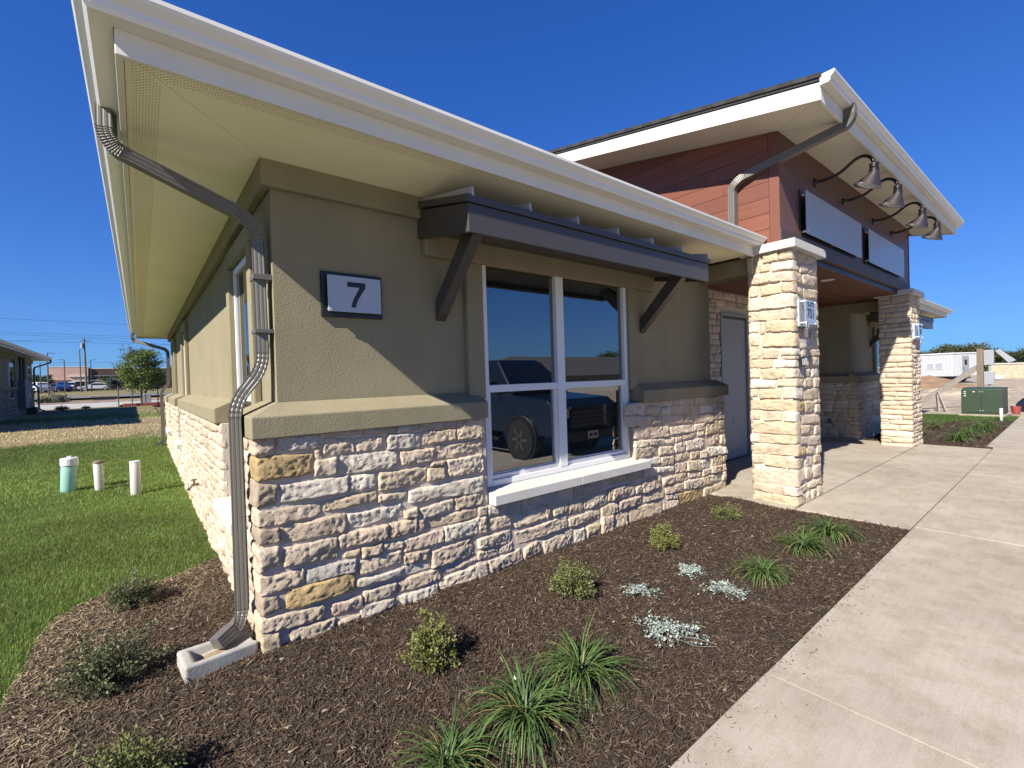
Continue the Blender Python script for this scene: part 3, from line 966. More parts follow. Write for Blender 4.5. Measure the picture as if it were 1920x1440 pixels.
def both(name, mb, mt, parents=(None, None), **k):
    a = mb.build(name, mt, parents[0] or B, **k)
    m = MB()
    m.v = [(XM-v[0], v[1], v[2]) for v in mb.v]
    m.f = [f[::-1] for f in mb.f]
    return a, m.build(name, mt, parents[1] or B, **k)

SO = 3.05                                    # soffit height
WX0, WX1, WZ0, WZ1 = 1.765, 3.76, 0.685, 2.675
SIDEW = [(0.74, 1.62), (6.78, 7.58), (10.1, 10.9)]

# stucco walls of a wing (front and outer side), openings left free
w = MB()
w.box(0.15, WX0, 0.15, 0.34, 1.26, 3.10).box(WX1, 5.66, 0.15, 0.34, 1.26, 3.10).box(WX0, WX1, 0.152, 0.34, WZ1, 3.10)
ylast = 0.34
for a, b in SIDEW+[(12.25, 12.25)]:
    w.box(0.15, 0.34, ylast, a, 1.26, 3.10)
    if b > a:
        w.box(0.152, 0.34, a, b, 2.65, 3.10)
    ylast = b
w.box(5.40, 5.66, 0.34, 1.0, 1.26, 3.10)
w.box(0.34, 5.66, 12.0, 12.25, 0, 3.10)
both('wall', w, M['stucco'])
# frieze band under the soffit
w = MB()
w.prism([(0.09, 0.09), (5.64, 0.09), (5.64, 0.149), (0.149, 0.149), (0.149, 12.3), (0.09, 12.3)], 'z', 2.88, 3.075)
both('frieze_band', w, M['stucco'], bevel=0.012, fix=True)

# stone wainscot: a mortar bed with the stones set on it
w = MB()
w.box(0.012, 1.685, 0.012, 0.3, -0.12, 1.30).box(WX1+0.03, 5.745, 0.012, 0.3, -0.12, 1.30).box(1.685, WX1+0.03, 0.013, 0.3, -0.12, 0.57)
ylast = 0.3
for a, b in SIDEW+[(12.36, 12.36)]:
    w.box(0.012, 0.3, ylast, a, -0.12, 1.30)
    if b > a:
        w.box(0.013, 0.3, a, b, -0.12, 0.57)
    ylast = b
w.box(5.45, 5.745, 0.3, 0.95, -0.12, 1.30)
wain, wain2 = both('stone_wainscot', w, M['mortar'])
for i, (q, fl) in enumerate(table(FRONT)):
    corner = 'c' in fl
    if corner:
        q = [(max(p[0], -0.012), p[1]) if p[0] > 0.05 else (-0.012+0.010*((i*37) % 5)/5, p[1]) for p in q]
    stone_object(q, fl, 'front', 0.012, 100+i, wain, depth=0.20 if corner else 0.02, rings=5 if corner else 1, grow=0.0045)
mass = []
for i, q in enumerate(ashlar(0.19, 12.36, -0.08, 1.30, 5, holes=[(a, b, 0.57, 2) for a, b in SIDEW])):
    near = q[0][0] < 3.2
    mass.append((q, 'left', 0.012, 2000+i, dict(res=0.022 if near else 0.05, nmax=12 if near else 6, prot=0.012+0.02*((i*31) % 7)/7, depth=0.02)))
for i, q in enumerate(ashlar(0.02, 0.92, -0.05, 1.30, 9, wmin=0.10, wmax=0.3)):
    mass.append((q, 'right', 5.745, 2600+i, dict(res=0.05, nmax=6, depth=0.02)))
stone_mass('stone_courses', mass, wain)
mass = []
for i, q in enumerate(ashlar(XM-5.75, XM+0.0, -0.06, 1.30, 15, holes=[(XM-WX1, XM-WX0, 0.57, 2)])):
    mass.append((q, 'front', 0.012, 3000+i, dict(res=0.04, nmax=8, depth=0.02)))
for i, q in enumerate(ashlar(0.0, 0.90, -0.05, 1.30, 19, wmin=0.10, wmax=0.3)):
    mass.append((q, 'left', XM-5.745, 3400+i, dict(res=0.04, nmax=8, depth=0.02)))
stone_mass('stone_courses', mass, wain2)

# sloped ledge on top of the wainscot
def ledge(x0, x1, l=False, r=False):
    m = MB()
    b = [(x0-(0 if not l else 0), -0.035, 1.30), (x1, -0.035, 1.30), (x1, 0.149, 1.30), (x0, 0.149, 1.30)]
    t = [(x0, -0.035, 1.435), (x1, -0.035, 1.435), (x1, 0.149, 1.515), (x0, 0.149, 1.515)]
    return m.hexa(b, t)
m = MB()
# the corner piece turns on to the side wall
m.add([(-0.035, -0.035, 1.30), (WX0-0.075, -0.035, 1.30), (WX0-0.075, 0.149, 1.30), (0.149, 0.149, 1.30), (0.149, 0.66, 1.30), (-0.035, 0.66, 1.30),
       (-0.035, -0.035, 1.435), (WX0-0.075, -0.035, 1.435), (WX0-0.075, 0.149, 1.515), (0.149, 0.149, 1.515), (0.149, 0.66, 1.515), (-0.035, 0.66, 1.435)],
      [(0, 5, 4, 3), (0, 3, 2, 1), (0, 1, 7, 6), (1, 2, 8, 7), (6, 7, 8, 9), (6, 9, 10, 11), (4, 5, 11, 10), (5, 0, 6, 11), (2, 3, 9, 8), (3, 4, 10, 9)])
both('ledge', m, M['stucco'], bevel=0.008, fix=True)
m = ledge(WX1+0.085, 5.80)
both('ledge', m, M['stucco'], bevel=0.008, fix=True)
for a, b in ((1.70, 6.70), (7.66, 10.02), (10.98, 12.40)):
    m = MB().hexa([(-0.035, a, 1.30), (0.149, a, 1.30), (0.149, b, 1.30), (-0.035, b, 1.30)], [(-0.035, a, 1.435), (0.149, a, 1.515), (0.149, b, 1.515), (-0.035, b, 1.435)])
    both('ledge', m, M['stucco'], bevel=0.008, fix=True)
m = MB().hexa([(5.60, 0.15, 1.302), (5.80, 0.15, 1.302), (5.80, 0.96, 1.302), (5.60, 0.96, 1.302)], [(5.60, 0.15, 1.516), (5.80, 0.15, 1.437), (5.80, 0.96, 1.437), (5.60, 0.96, 1.516)])
both('ledge', m, M['stucco'], fix=True)

# raised stucco trim round the windows
m = MB()
m.box(WX0-0.17, WX0-0.004, 0.085, 0.149, 1.45, 2.60).box(WX1+0.004, WX1+0.13, 0.085, 0.149, 1.45, 2.60).box(1.22, 4.27, 0.075, 0.1485, 2.60, 2.79)
both('window_trim', m, M['stucco'], bevel=0.01)
for a, b in SIDEW:
    m = MB().box(0.095, 0.149, a-0.13, a-0.004, 1.45, 2.66).box(0.095, 0.149, b+0.004, b+0.13, 1.45, 2.66).box(0.094, 0.1485, a-0.13, b+0.13, 2.66, 2.80)
    both('window_trim', m, M['stucco'], bevel=0.01)

# front windows: two lights over two, with a cast-stone sill
def front_window():
    fr = 0.052
    y0, y1 = 0.115, 0.20
    xm = 2.70
    m = MB()
    m.box(WX0, WX0+fr, y0, y1, WZ0, WZ1).box(WX1-fr, WX1, y0, y1, WZ0, WZ1)
    m.box(WX0+fr, WX1-fr, y0, y1, WZ1-fr, WZ1).box(WX0+fr, WX1-fr, y0, y1, WZ0, WZ0+fr)
    m.box(xm-0.052, xm+0.052, y0-0.004, y1, WZ0+fr, WZ1-fr)
    zr = 1.535
    for a, b in ((WX0+fr, xm-0.052), (xm+0.052, WX1-fr)):
        m.box(a, b, y0+0.004, y1, zr-0.032, zr+0.032)
        # lower sash
        m.box(a, a+0.026, y0+0.022, y1, WZ0+fr, zr-0.032).box(b-0.03, b, y0+0.022, y1, WZ0+fr, zr-0.032)
        m.box(a+0.026, b-0.03, y0+0.022, y1, WZ0+fr, WZ0+fr+0.04)
        m.box(a, b, y0+0.035, y0+0.05, WZ0+fr+0.045, WZ0+fr+0.055)
    wins = both('window', m, M['frame'], bevel=0.004)
    for a, b in ((WX0+fr, xm-0.052), (xm+0.052, WX1-fr)):
        both('pane', MB().box(a, b, 0.158, 0.17, zr+0.032, WZ1-fr), M['glass'], wins)
        both('pane', MB().box(a+0.026, b-0.03, 0.166, 0.178, WZ0+fr+0.04, zr-0.032), M['glass'], wins)
    for a, b in ((WX0-0.06, 2.745), (2.748, WX1+0.115)):
        both('sill', MB().hexa([(a, -0.075, 0.572), (b, -0.075, 0.572), (b, 0.14, 0.572), (a, 0.14, 0.572)], [(a, -0.075, 0.657), (b, -0.075, 0.657), (b, 0.14, 0.684), (a, 0.14, 0.684)]), M['sill'], wins, bevel=0.005)
front_window()
for a, b in SIDEW:
    m = MB()
    x0, x1, f = 0.138, 0.20, 0.042
    m.box(x0, x1, a, a+f, 0.67, 2.65).box(x0, x1, b-f, b, 0.67, 2.65).box(x0, x1, a+f, b-f, 2.60, 2.65).box(x0, x1, a+f, b-f, 0.67, 0.72).box(x0+0.004, x1, a+f, b-f, 1.50, 1.56)
    wins = both('window', m, M['frame'], bevel=0.004)
    both('pane', MB().box(0.158, 0.172, a+f, b-f, 1.56, 2.60), M['glass'], wins)
    both('pane', MB().box(0.160, 0.174, a+f, b-f, 0.72, 1.50), M['glass'], wins)
    both('sill', MB().hexa([(-0.07, a-0.05, 0.572), (0.15, a-0.05, 0.572), (0.15, b+0.05, 0.572), (-0.07, b+0.05, 0.572)], [(-0.07, a-0.05, 0.65), (0.15, a-0.05, 0.668), (0.15, b+0.05, 0.668), (-0.07, b+0.05, 0.65)]), M['sill'], wins, bevel=0.005)

# soffit panels with narrow seams, on a backing board
FX, FY = -0.575, -0.610                      # outer faces of the fascia
bk = MB().prism([(FX+0.03, FY+0.03), (5.355, FY+0.03), (5.355, 0.4), (0.4, 0.4), (0.4, 12.95), (FX+0.03, 12.95)], 'z', SO+0.008, SO+0.030)
sof, sof2 = both('soffit', bk, M['bronze'], fix=True)
g_ = 0.0018
def pan(poly):
    m = MB().prism(poly, 'z', SO-0.004, SO+0.009)
    both('soffit_panel', m, M['soffit'], (sof, sof2), fix=True)
xs_ = [2.28, 4.95, 5.355]
pan([(FX+0.03+2*g_, FY+0.03), (2.28-g_, FY+0.03), (2.28-g_, 0.16), (0.16+2*g_, 0.16), (0.09+2*g_, 0.09)])
for a, b in zip(xs_[:-1], xs_[1:]):
    pan([(a+g_, FY+0.03), (b-g_, FY+0.03), (b-g_, 0.16), (a+g_, 0.16)])
pan([(FX+0.03, FY+0.03+g_), (0.09-g_, 0.09+g_), (0.09-g_, 1.35), (FX+0.03, 1.35)])
ys_ = [1.35, 4.1, 6.77, 9.45, 12.0, 12.94]
for a, b in zip(ys_[:-1], ys_[1:]):
    pan([(FX+0.03, a+g_), (0.16, a+g_), (0.16, b-g_), (FX+0.03, b-g_)])

# fascia board round the eave
m = MB()
for (p, q) in (((FX, FY), (FX+0.03, FY+0.03)),):
    m.prism([(5.365, FY), (5.365, FY+0.028), (FX+0.028, FY+0.028), (FX+0.028, 12.97), (FX, 12.97), (FX, FY)], 'z', SO-0.035, SO+0.16)
both('fascia', m, M['cream'], bevel=0.004, fix=True)
m = MB().box(FX+0.03, 5.6, 12.94, 12.97, SO-0.03, SO+0.16)
both('fascia', m, M['cream'])

# K-style gutter: profile (distance out from fascia, height)
GP = [(0.003, 3.222), (0.003, 3.122), (0.078, 3.122), (0.090, 3.140), (0.093, 3.165), (0.122, 3.190), (0.130, 3.205), (0.130, 3.224), (0.118, 3.227), (0.114, 3.216), (0.1245, 3.212), (0.118, 3.196), (0.088, 3.170), (0.084, 3.143), (0.074, 3.130), (0.010, 3.130), (0.010, 3.222)]
def gutter_run(path_fn, prof):
    m = MB()
    n = len(prof)
    rings = [[path_fn(k, d, z) for d, z in prof] for k in range(path_fn(-1, 0, 0))]
    vs = [p for r in rings for p in r]
    fs = [(i*n+k, i*n+(k+1) % n, (i+1)*n+(k+1) % n, (i+1)*n+k) for i in range(len(rings)-1) for k in range(n)]
    fs += [tuple(range(n)), tuple(range((len(rings)-1)*n, len(rings)*n))[::-1]]
    return m.add(vs, fs)
def gpath(k, d, z):
    if k == -1:
        return 3
    return [(5.395, FY-d, z), (FX-d, FY-d, z), (FX-d, 13.0, z)][k]
gut, gut2 = both('gutter', gutter_run(gpath, GP), M['gutter'], fix=True)
m = MB().add([(5.397, FY-d, z) for d, z in GP[:8]], [tuple(range(8))])
both('gutter_end_cap', m, M['gutter'], (gut, gut2))

# roof of the low wings (hip)
m = MB()
e = 3.195
m.add([(FX-0.03, FY-0.03, e), (XM-FX+0.03, FY-0.03, e), (XM-FX+0.03, 13.0, e), (FX-0.03, 13.0, e), (6.2, 6.2, e+2.05), (XM-6.2, 6.2, e+2.05)],
      [(0, 1, 5, 4), (1, 2, 5), (2, 3, 4, 5), (3, 0, 4), (0, 3, 2, 1)])
m.build('roof', M['shingle'], B)

# awnings over the front windows
ax0, ax1, ay = 1.19, 4.305, -0.57
def awn_z(y):                                # top surface
    return 2.845+(y-ay)*(0.165/0.69)
m = MB()
m.hexa([(ax0-0.018, ay-0.018, awn_z(ay)-0.05), (ax1+0.018, ay-0.018, awn_z(ay)-0.05), (ax1+0.018, 0.148, awn_z(0.15)-0.05), (ax0-0.018, 0.148, awn_z(0.15)-0.05)],
       [(ax0-0.018, ay-0.018, awn_z(ay)), (ax1+0.018, ay-0.018, awn_z(ay)), (ax1+0.018, 0.148, awn_z(0.15)), (ax0-0.018, 0.148, awn_z(0.15))])
aw, aw2 = both('awning', m, M['bronze'], bevel=0.003)
m = MB()
m.hexa([(ax0, ay, 2.60), (ax1, ay, 2.60), (ax1, ay+0.04, 2.608), (ax0, ay+0.04, 2.608)], [(ax0, ay, 2.795), (ax1, ay, 2.795), (ax1, ay+0.04, 2.804), (ax0, ay+0.04, 2.804)])
both('fascia_board', m, M['bronze'], (aw, aw2), bevel=0.004)
for a in (ax0, ax1-0.04):
    m = MB().hexa([(a, ay+0.042, 2.608), (a+0.04, ay+0.042, 2.608), (a+0.04, 0.148, 2.735), (a, 0.148, 2.735)], [(a, ay+0.042, 2.803), (a+0.04, ay+0.042, 2.803), (a+0.04, 0.148, 2.955), (a, 0.148, 2.955)])
    both('end_board', m, M['bronze'], (aw, aw2), bevel=0.004)
m = MB().hexa([(ax0+0.045, ay+0.045, 2.655), (ax1-0.045, ay+0.045, 2.655), (ax1-0.045, 0.07, 2.765), (ax0+0.045, 0.07, 2.765)], [(ax0+0.045, ay+0.045, 2.67), (ax1-0.045, ay+0.045, 2.67), (ax1-0.045, 0.07, 2.78), (ax0+0.045, 0.07, 2.78)])
both('underside_board', m, M['bronze'], (aw, aw2))
for k in range(7):
    sx = ax0+0.03+k*(ax1-ax0-0.06)/6
    m = MB().hexa([(sx-0.009, ay-0.019, awn_z(ay)-0.006), (sx+0.009, ay-0.019, awn_z(ay)-0.006), (sx+0.009, 0.14, awn_z(0.14)-0.004), (sx-0.009, 0.14, awn_z(0.14)-0.004)],
                  [(sx-0.007, ay-0.014, awn_z(ay)+0.055), (sx+0.007, ay-0.014, awn_z(ay)+0.055), (sx+0.007, 0.14, awn_z(0.14)+0.03), (sx-0.007, 0.14, awn_z(0.14)+0.03)])
    both('standing_seam', m, M['seam'], (aw, aw2))
for sx in (1.375, 4.09):
    m = MB().add([(sx+d, y, z) for d in (-0.045, 0.045) for y, z in ((0.149, 2.10), (0.149, 2.26), (-0.30, 2.72), (-0.46, 2.70))], [(0, 1, 2, 3), (7, 6, 5, 4), (0, 4, 5, 1), (1, 5, 6, 2), (2, 6, 7, 3), (3, 7, 4, 0)])
    both('bracket', m, M['bronze'], (aw, aw2), bevel=0.004, fix=True)

# rectangular ribbed downspouts
def spout_prof(w, d):
    w, d = w/2, d/2
    g = d*0.30
    g = 0.0018
    def side(a, n):
        # grooves along one side, running from -a to a
        r = []
        for k in range(n):
            c = -a+(2*k+1)*a/n
            r += [(c-0.0060, 0), (c-0.0022, g), (c+0.0022, g), (c+0.0060, 0)]
        return r
    half = [(-w, -d)]+[(p, -d+q) for p, q in side(w, 3)]+[(w, -d)]+[(w-q, p) for p, q in side(d, 3)]
    return half+[(-a, -b) for a, b in half]
def spout(name, pts, wdir, w=0.10, d=0.075, corner=0.09, parent=None, straps=()):
    P, bend = smooth_path(pts, corner, 12)
    prof = spout_prof(w, d)
    rings = []
    for i, p in enumerate(P):
        t = (P[min(i+1, len(P)-1)]-P[max(i-1, 0)]).normalized()
        s = Vector(wdir)
        s = (s-t*s.dot(t)).normalized()
        q = s.cross(t).normalized()
        k = 1.0
        if bend[i]:
            k = 1.045 if i % 2 else 0.965
        rings.append([p+s*(a*k)+q*(b*k) for a, b in prof])
    n = len(prof)
    vs = [v for r in rings for v in r]
    fs = [(i*n+k, i*n+(k+1) % n, (i+1)*n+(k+1) % n, (i+1)*n+k) for i in range(len(rings)-1) for k in range(n)]
    fs += [tuple(range(n)), tuple(range((len(rings)-1)*n, len(rings)*n))[::-1]]
    o = MB().add(vs, fs).build(name, M['spout'], parent or B, fix=True)
    for (x0, x1, y0, y1, z0, z1) in straps:
        box('strap', M['spout'], o, x0, x1, y0, y1, z0, z1, bevel=0.002)
    return o
spout('downspout', [(-0.635, 0.17, 3.14), (-0.635, 0.17, 2.99), (-0.60, 0.18, 2.93), (0.02, 0.225, 2.70), (0.085, 0.23, 2.60), (0.09, 0.235, 1.74), (-0.075, 0.235, 1.52), (-0.08, 0.225, 0.155), (-0.235, 0.135, 0.098)], (0.25, 1, 0), w=0.088, d=0.07, corner=0.10,
      straps=[(0.04, 0.148, 0.165, 0.295, 2.30, 2.335), (0.04, 0.148, 0.165, 0.295, 1.96, 1.985)])
spout('downspout', [(-0.635, 12.75, 3.14), (-0.635, 12.75, 2.97), (-0.60, 12.74, 2.93), (0.03, 12.45, 2.70), (0.09, 12.42, 2.62), (0.085, 12.42, 1.78), (-0.08, 12.42, 1.55), (-0.08, 12.42, 0.22), (-0.12, 12.42, 0.17), (-0.25, 12.42, 0.16)], (0, 1, 0), corner=0.08)

# ---- portico
PX0, PX1, PY = 5.42, XM-5.42-0.16, -0.88
def zs(y):                                   # sloping upper soffit
    return 4.445+0.2*(y-PY)
core = MB()
core.prism([(PY+0.03, 3.16), (0.9, 3.16), (0.9, 3.4), (6.0, 3.4), (6.0, zs(6.0)+0.02), (PY+0.03, zs(PY)+0.02)], 'x', PX0+0.03, PX1-0.03)
pw = core.build('portico_wall', M['black'], B, fix=True)
# left side planks, cut by the sloping soffit
z, row, ph = 3.145, 0, 0.188
while z < 5.7:
    z1 = z+ph-0.005
    yl = max(PY, PY+(z1-zs(PY))/0.2) if z1 > zs(PY) else PY
    cuts = [PY+0.115, PY+0.115+0.55+0.9*((row*5) % 4)/4, PY+2.6+0.5*((row*3) % 4), 6.0]
    for a, b in zip(cuts[:-1], cuts[1:]):
        a_, b_ = a+0.0015, b-0.0015
        if zs(b_) < z+0.01:
            continue
        poly = [(a_, z), (b_, z), (b_, min(z1, zs(b_)+0.004)), (a_, min(z1, zs(a_)+0.004))]
        if zs(a_) < z:
            y0 = PY+(z-zs(PY))/0.2
            poly = [(y0, z), (b_, z), (b_, min(z1, zs(b_)+0.004))]
            if zs(b_) > z1:
                poly.append((PY+(z1-zs(PY))/0.2, z1))
        elif zs(a_) < z1 < zs(b_):
            poly = [(a_, z), (b_, z), (b_, z1), (PY+(z1-zs(PY))/0.2, z1), (a_, zs(a_))]
        MB().prism(poly, 'x', PX0, PX0+0.028).build('plank', M['plank'], pw, fix=True)
    z += ph
    row += 1
MB().prism([(PY+0.001, 3.145), (PY+0.112, 3.145), (PY+0.112, zs(PY+0.11)), (PY+0.001, zs(PY))], 'x', PX0-0.006, PX0+0.03).build('corner_board', M['plank'], pw, bevel=0.003, fix=True)
# front cladding: wide panels with fine joints, metal trim below and at the far edge
zz = [3.31, 3.68, 4.06, 4.445]
xx = [PX0+0.012, 7.58, 9.86, PX1-0.04]
for a, b in zip(zz[:-1], zz[1:]):
    for c, d in zip(xx[:-1], xx[1:]):
        box('cladding_panel', M['clad'], pw, c+0.001, d-0.001, PY, PY+0.03, a+0.001, b-0.001)
box('bottom_trim', M['trim'], pw, PX0-0.004, PX1+0.004, PY-0.012, PY+0.05, 3.13, 3.307, bevel=0.004)
box('edge_trim', M['trim'], pw, PX1-0.038, PX1+0.002, PY-0.008, PY+0.05, 3.309, 4.445, bevel=0.003)
# wood ceiling of the porch
bc = box('porch_ceiling', M['black'], B, 5.46, 12.0, PY+0.052, 0.87, 3.06, 3.135)
yy = np.linspace(PY+0.056, 0.87, 14)
for a, b in zip(yy[:-1], yy[1:]):
    box('board', M['ceil'], bc, 5.465, 11.99, a+0.0015, b-0.0015, 3.045, 3.062, bevel=0.002)
MB().lathe([(0.085, 3.043), (0.10, 3.040), (0.10, 3.0435), (0.085, 3.0445)], 24, (8.13, -0.55, 0.0)).build('downlight', M['white'], bc)
# olive beam from each wing to its pier
both('beam', MB().box(5.44, 5.66, -0.50, 0.148, 2.83, SO-0.006), M['stucco'], bevel=0.008)
# right side wall
box('side_cladding', M['clad'], pw, PX1-0.029, PX1, PY+0.052, 6.0, 3.145, zs(PY))

# upper roof: soffit, rake boards, fascia, gutter, deck
RX0, RX1, RY0, RY1 = 4.83, XM-4.83, -1.50, 6.0
def zu(y, d=0.0):
    return zs(y)+d
up = MB().hexa([(RX0+0.02, RY0+0.02, zu(RY0)+0.012), (RX1-0.02, RY0+0.02, zu(RY0)+0.012), (RX1-0.02, RY1, zu(RY1)+0.012), (RX0+0.02, RY1, zu(RY1)+0.012)],
               [(RX0+0.02, RY0+0.02, zu(RY0)+0.03), (RX1-0.02, RY0+0.02, zu(RY0)+0.03), (RX1-0.02, RY1, zu(RY1)+0.03), (RX0+0.02, RY1, zu(RY1)+0.03)]).build('upper_soffit', M['bronze'], B)
def span(x0, x1, y0, y1, tri=None):
    g = 0.0018
    if tri:
        P = tri
    else:
        P = [(x0+g, y0+g), (x1-g, y0+g), (x1-g, y1-g), (x0+g, y1-g)]
    n = len(P)
    vs = [(x, y, zu(y)) for x, y in P]+[(x, y, zu(y)+0.0125) for x, y in P]
    MB().add(vs, [tuple(range(n))[::-1], tuple(range(n, 2*n))]+[(i, (i+1) % n, n+(i+1) % n, n+i) for i in range(n)]).build('soffit_panel', M['cream_s'], up, fix=True)
M['cream_s'] = mat('cream_upper_soffit', (0.72, 0.66, 0.53), 0.7, var=0.05, vscale=2, bscale=80, bstr=0.08, bdist=0.002)
span(0, 0, 0, 0, [(RX0+0.02, RY0+0.022), (PX0-0.002, RY0+0.022), (PX0-0.002, PY-0.004)])
span(0, 0, 0, 0, [(RX0+0.02, RY0+0.028), (PX0-0.004, PY+0.002), (PX0-0.004, 1.4), (RX0+0.02, 1.4)])
for a, b in ((1.402, 3.8), (3.802, 6.0)):
    span(RX0+0.02, PX0, a, b)
for a, b in zip((PX0, 7.2, 9.0, 10.9, PX1), (7.2, 9.0, 10.9, PX1, RX1-0.02)):
    span(a, b, RY0+0.022, PY+0.06)
for x in (RX0, RX1-0.03):
    m = MB().add([(x+d, y, z) for d in (0, 0.03) for y, z in ((RY0-0.002, zu(RY0)-0.02), (RY1, zu(RY1)-0.02), (RY1, zu(RY1)+0.16), (RY0-0.002, zu(RY0)+0.16))], [(0, 1, 2, 3), (7, 6, 5, 4), (0, 4, 5, 1), (1, 5, 6, 2), (2, 6, 7, 3), (3, 7, 4, 0)])
    m.build('rake_board', M['cream'], B, bevel=0.004, fix=True)
box('fascia', M['cream'], B, RX0+0.031, RX1-0.031, RY0, RY0+0.028, zu(RY0)-0.028, zu(RY0)+0.15, bevel=0.003)
dg = zu(RY0)+0.215-3.222
UG = [(d, z+dg) for d, z in GP]
def upath(k, d, z):
    if k == -1:
        return 2
    return [(RX1+0.02, RY0-d, z), (RX0-0.02, RY0-d, z)][k]
ug = gutter_run(upath, UG).build('gutter', M['gutter'], B, fix=True)
for x in (RX0-0.022, RX1+0.022):
    MB().add([(x, RY0-d, z) for d, z in UG[:8]], [tuple(range(8))]).build('gutter_end_cap', M['gutter'], ug)
m = MB()
for (a, b, t0, t1) in ((RX0-0.015, RX1+0.015, 0.162, 0.19), (RX0-0.03, RX1+0.03, 0.191, 0.235)):
    m.hexa([(a, RY0-0.02, zu(RY0)+t0), (b, RY0-0.02, zu(RY0)+t0), (b, RY1, zu(RY1)+t0), (a, RY1, zu(RY1)+t0)], [(a, RY0-0.02, zu(RY0)+t1), (b, RY0-0.02, zu(RY0)+t1), (b, RY1, zu(RY1)+t1), (a, RY1, zu(RY1)+t1)])
m.hexa([(RX0-0.03, RY1, zu(RY1)-0.02), (RX1+0.03, RY1, zu(RY1)-0.02), (RX1+0.03, 12.0, 4.6), (RX0-0.03, 12.0, 4.6)], [(RX0-0.03, RY1, zu(RY1)+0.235), (RX1+0.03, RY1, zu(RY1)+0.235), (RX1+0.03, 12.0, 4.8), (RX0-0.03, 12.0, 4.8)])
m.build('upper_roof', M['shingle'], B)
spout('downspout', [(5.55, -1.565, 4.46), (5.55, -1.565, 4.33), (5.55, -1.52, 4.27), (5.37, -0.46, 4.02), (5.365, -0.36, 3.94), (5.365, -0.35, 3.40), (5.365, -0.44, 3.30)], (1, 0, 0), w=0.085, d=0.085, corner=0.12)

# ---- stone piers
def pier(x0, x1, traced):
    y0, y1 = -0.985, -0.50
    p = MB().box(x0+0.03, x1-0.03, y0+0.0, y1-0.02, -0.1, 3.03).build('stone_pier', M['mortar'], B)
    mass = []
    if traced:
        for i, (q, fl) in enumerate(table(PIERL)):
            end = min(a for a, b in q) < -0.93
            if end:
                q = [(a if a > -0.955 else -1.012, b) for a, b in q]
            stone_object(q, fl, 'left', x0+0.03, 500+i, p, depth=0.11 if end else 0.02, rings=3 if end else 1, prot=0.016+0.012*((i*7) % 5)/5, rough=1.0, grow=0.004)
        for i, (q, fl) in enumerate(table(PIERF)):
            q = [(max(a, x0+0.052), b) for a, b in q]
            stone_object(q, fl, 'front', y0, 600+i, p, nmax=14, grow=0.004)
    else:
        for i, q in enumerate(ashlar(-1.01, -0.50, -0.02, 3.03, 41, wmin=0.16, wmax=0.48)):
            mass.append((q, 'left', x0+0.03, 4000+i, dict(res=0.03, nmax=9, prot=0.02+0.014*((i*7) % 5)/5, depth=0.06)))
        for i, q in enumerate(ashlar(x0+0.06, x1, -0.02, 3.03, 43, wmin=0.10, wmax=0.3)):
            mass.append((q, 'front', y0, 4200+i, dict(res=0.04, nmax=8, depth=0.02)))
    for i, q in enumerate(ashlar(-0.99, -0.5, -0.02, 3.03, 45, wmin=0.16, wmax=0.48)):
        mass.append((q, 'right', x1-0.03, 4400+i, dict(res=0.06, nmax=6, depth=0.02)))
    for i, q in enumerate(ashlar(x0+0.01, x1-0.01, -0.02, 3.03, 47)):
        mass.append((q, 'back', y1-0.02, 4600+i, dict(res=0.06, nmax=6, depth=0.02)))
    stone_mass('stone_courses', mass, p)
    c = box('cap', M['sill'], p, x0-0.045, x1+0.045, y0-0.085, y1+0.06, 3.028, 3.128, bevel=0.006)
pier(5.355, 6.285, True)
pier(11.215, 12.13, False)

# ---- recessed entrance wall in stone, with the grey door
DX0, DX1, DZ = 7.47, 8.42, 2.62
m = MB().box(5.66, DX0-0.06, 0.90, 1.1, -0.05, 3.06).box(DX1+0.06, 11.82, 0.90, 1.1, -0.05, 3.06).box(DX0-0.06, DX1+0.06, 0.901, 1.1, DZ+0.06, 3.06)
ew = m.build('entrance_wall', M['mortar'], B)
stone_mass('stone_courses', [(q, 'front', 0.90, 5000+i, dict(res=0.05, nmax=8, depth=0.02, prot=0.03)) for i, q in enumerate(ashlar(5.70, 11.74, 0.0, 3.05, 51, holes=[(DX0-0.05, DX1+0.05, -1, DZ+0.05)], wmin=0.16, wmax=0.4, hmin=0.1, hmax=0.17))], ew)
m = MB().box(DX0-0.05, DX0, 0.86, 0.98, 0.026, DZ).box(DX1, DX1+0.05, 0.86, 0.98, 0.026, DZ).box(DX0-0.05, DX1+0.05, 0.858, 0.98, DZ, DZ+0.05)
dr = m.build('door', M['door'], B, bevel=0.004)
box('leaf', M['door'], dr, DX0+0.004, DX1-0.004, 0.90, 0.945, 0.045, DZ-0.045)
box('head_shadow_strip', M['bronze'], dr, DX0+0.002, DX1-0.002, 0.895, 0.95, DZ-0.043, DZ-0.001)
box('threshold', M['bronze'], dr, DX0, DX1, 0.86, 0.96, 0.025, 0.042)
for k, z_ in enumerate((0.35, 1.3, 2.25)):
    box('hinge', M['galv'], dr, DX1-0.014, DX1+0.006, 0.884, 0.902, z_-0.055, z_+0.055)
box('sticker', mat('teal_sticker', (0.05, 0.36, 0.28), 0.5, var=0.05), dr, 7.83, 7.89, 0.897, 0.8995, 0.66, 0.80)

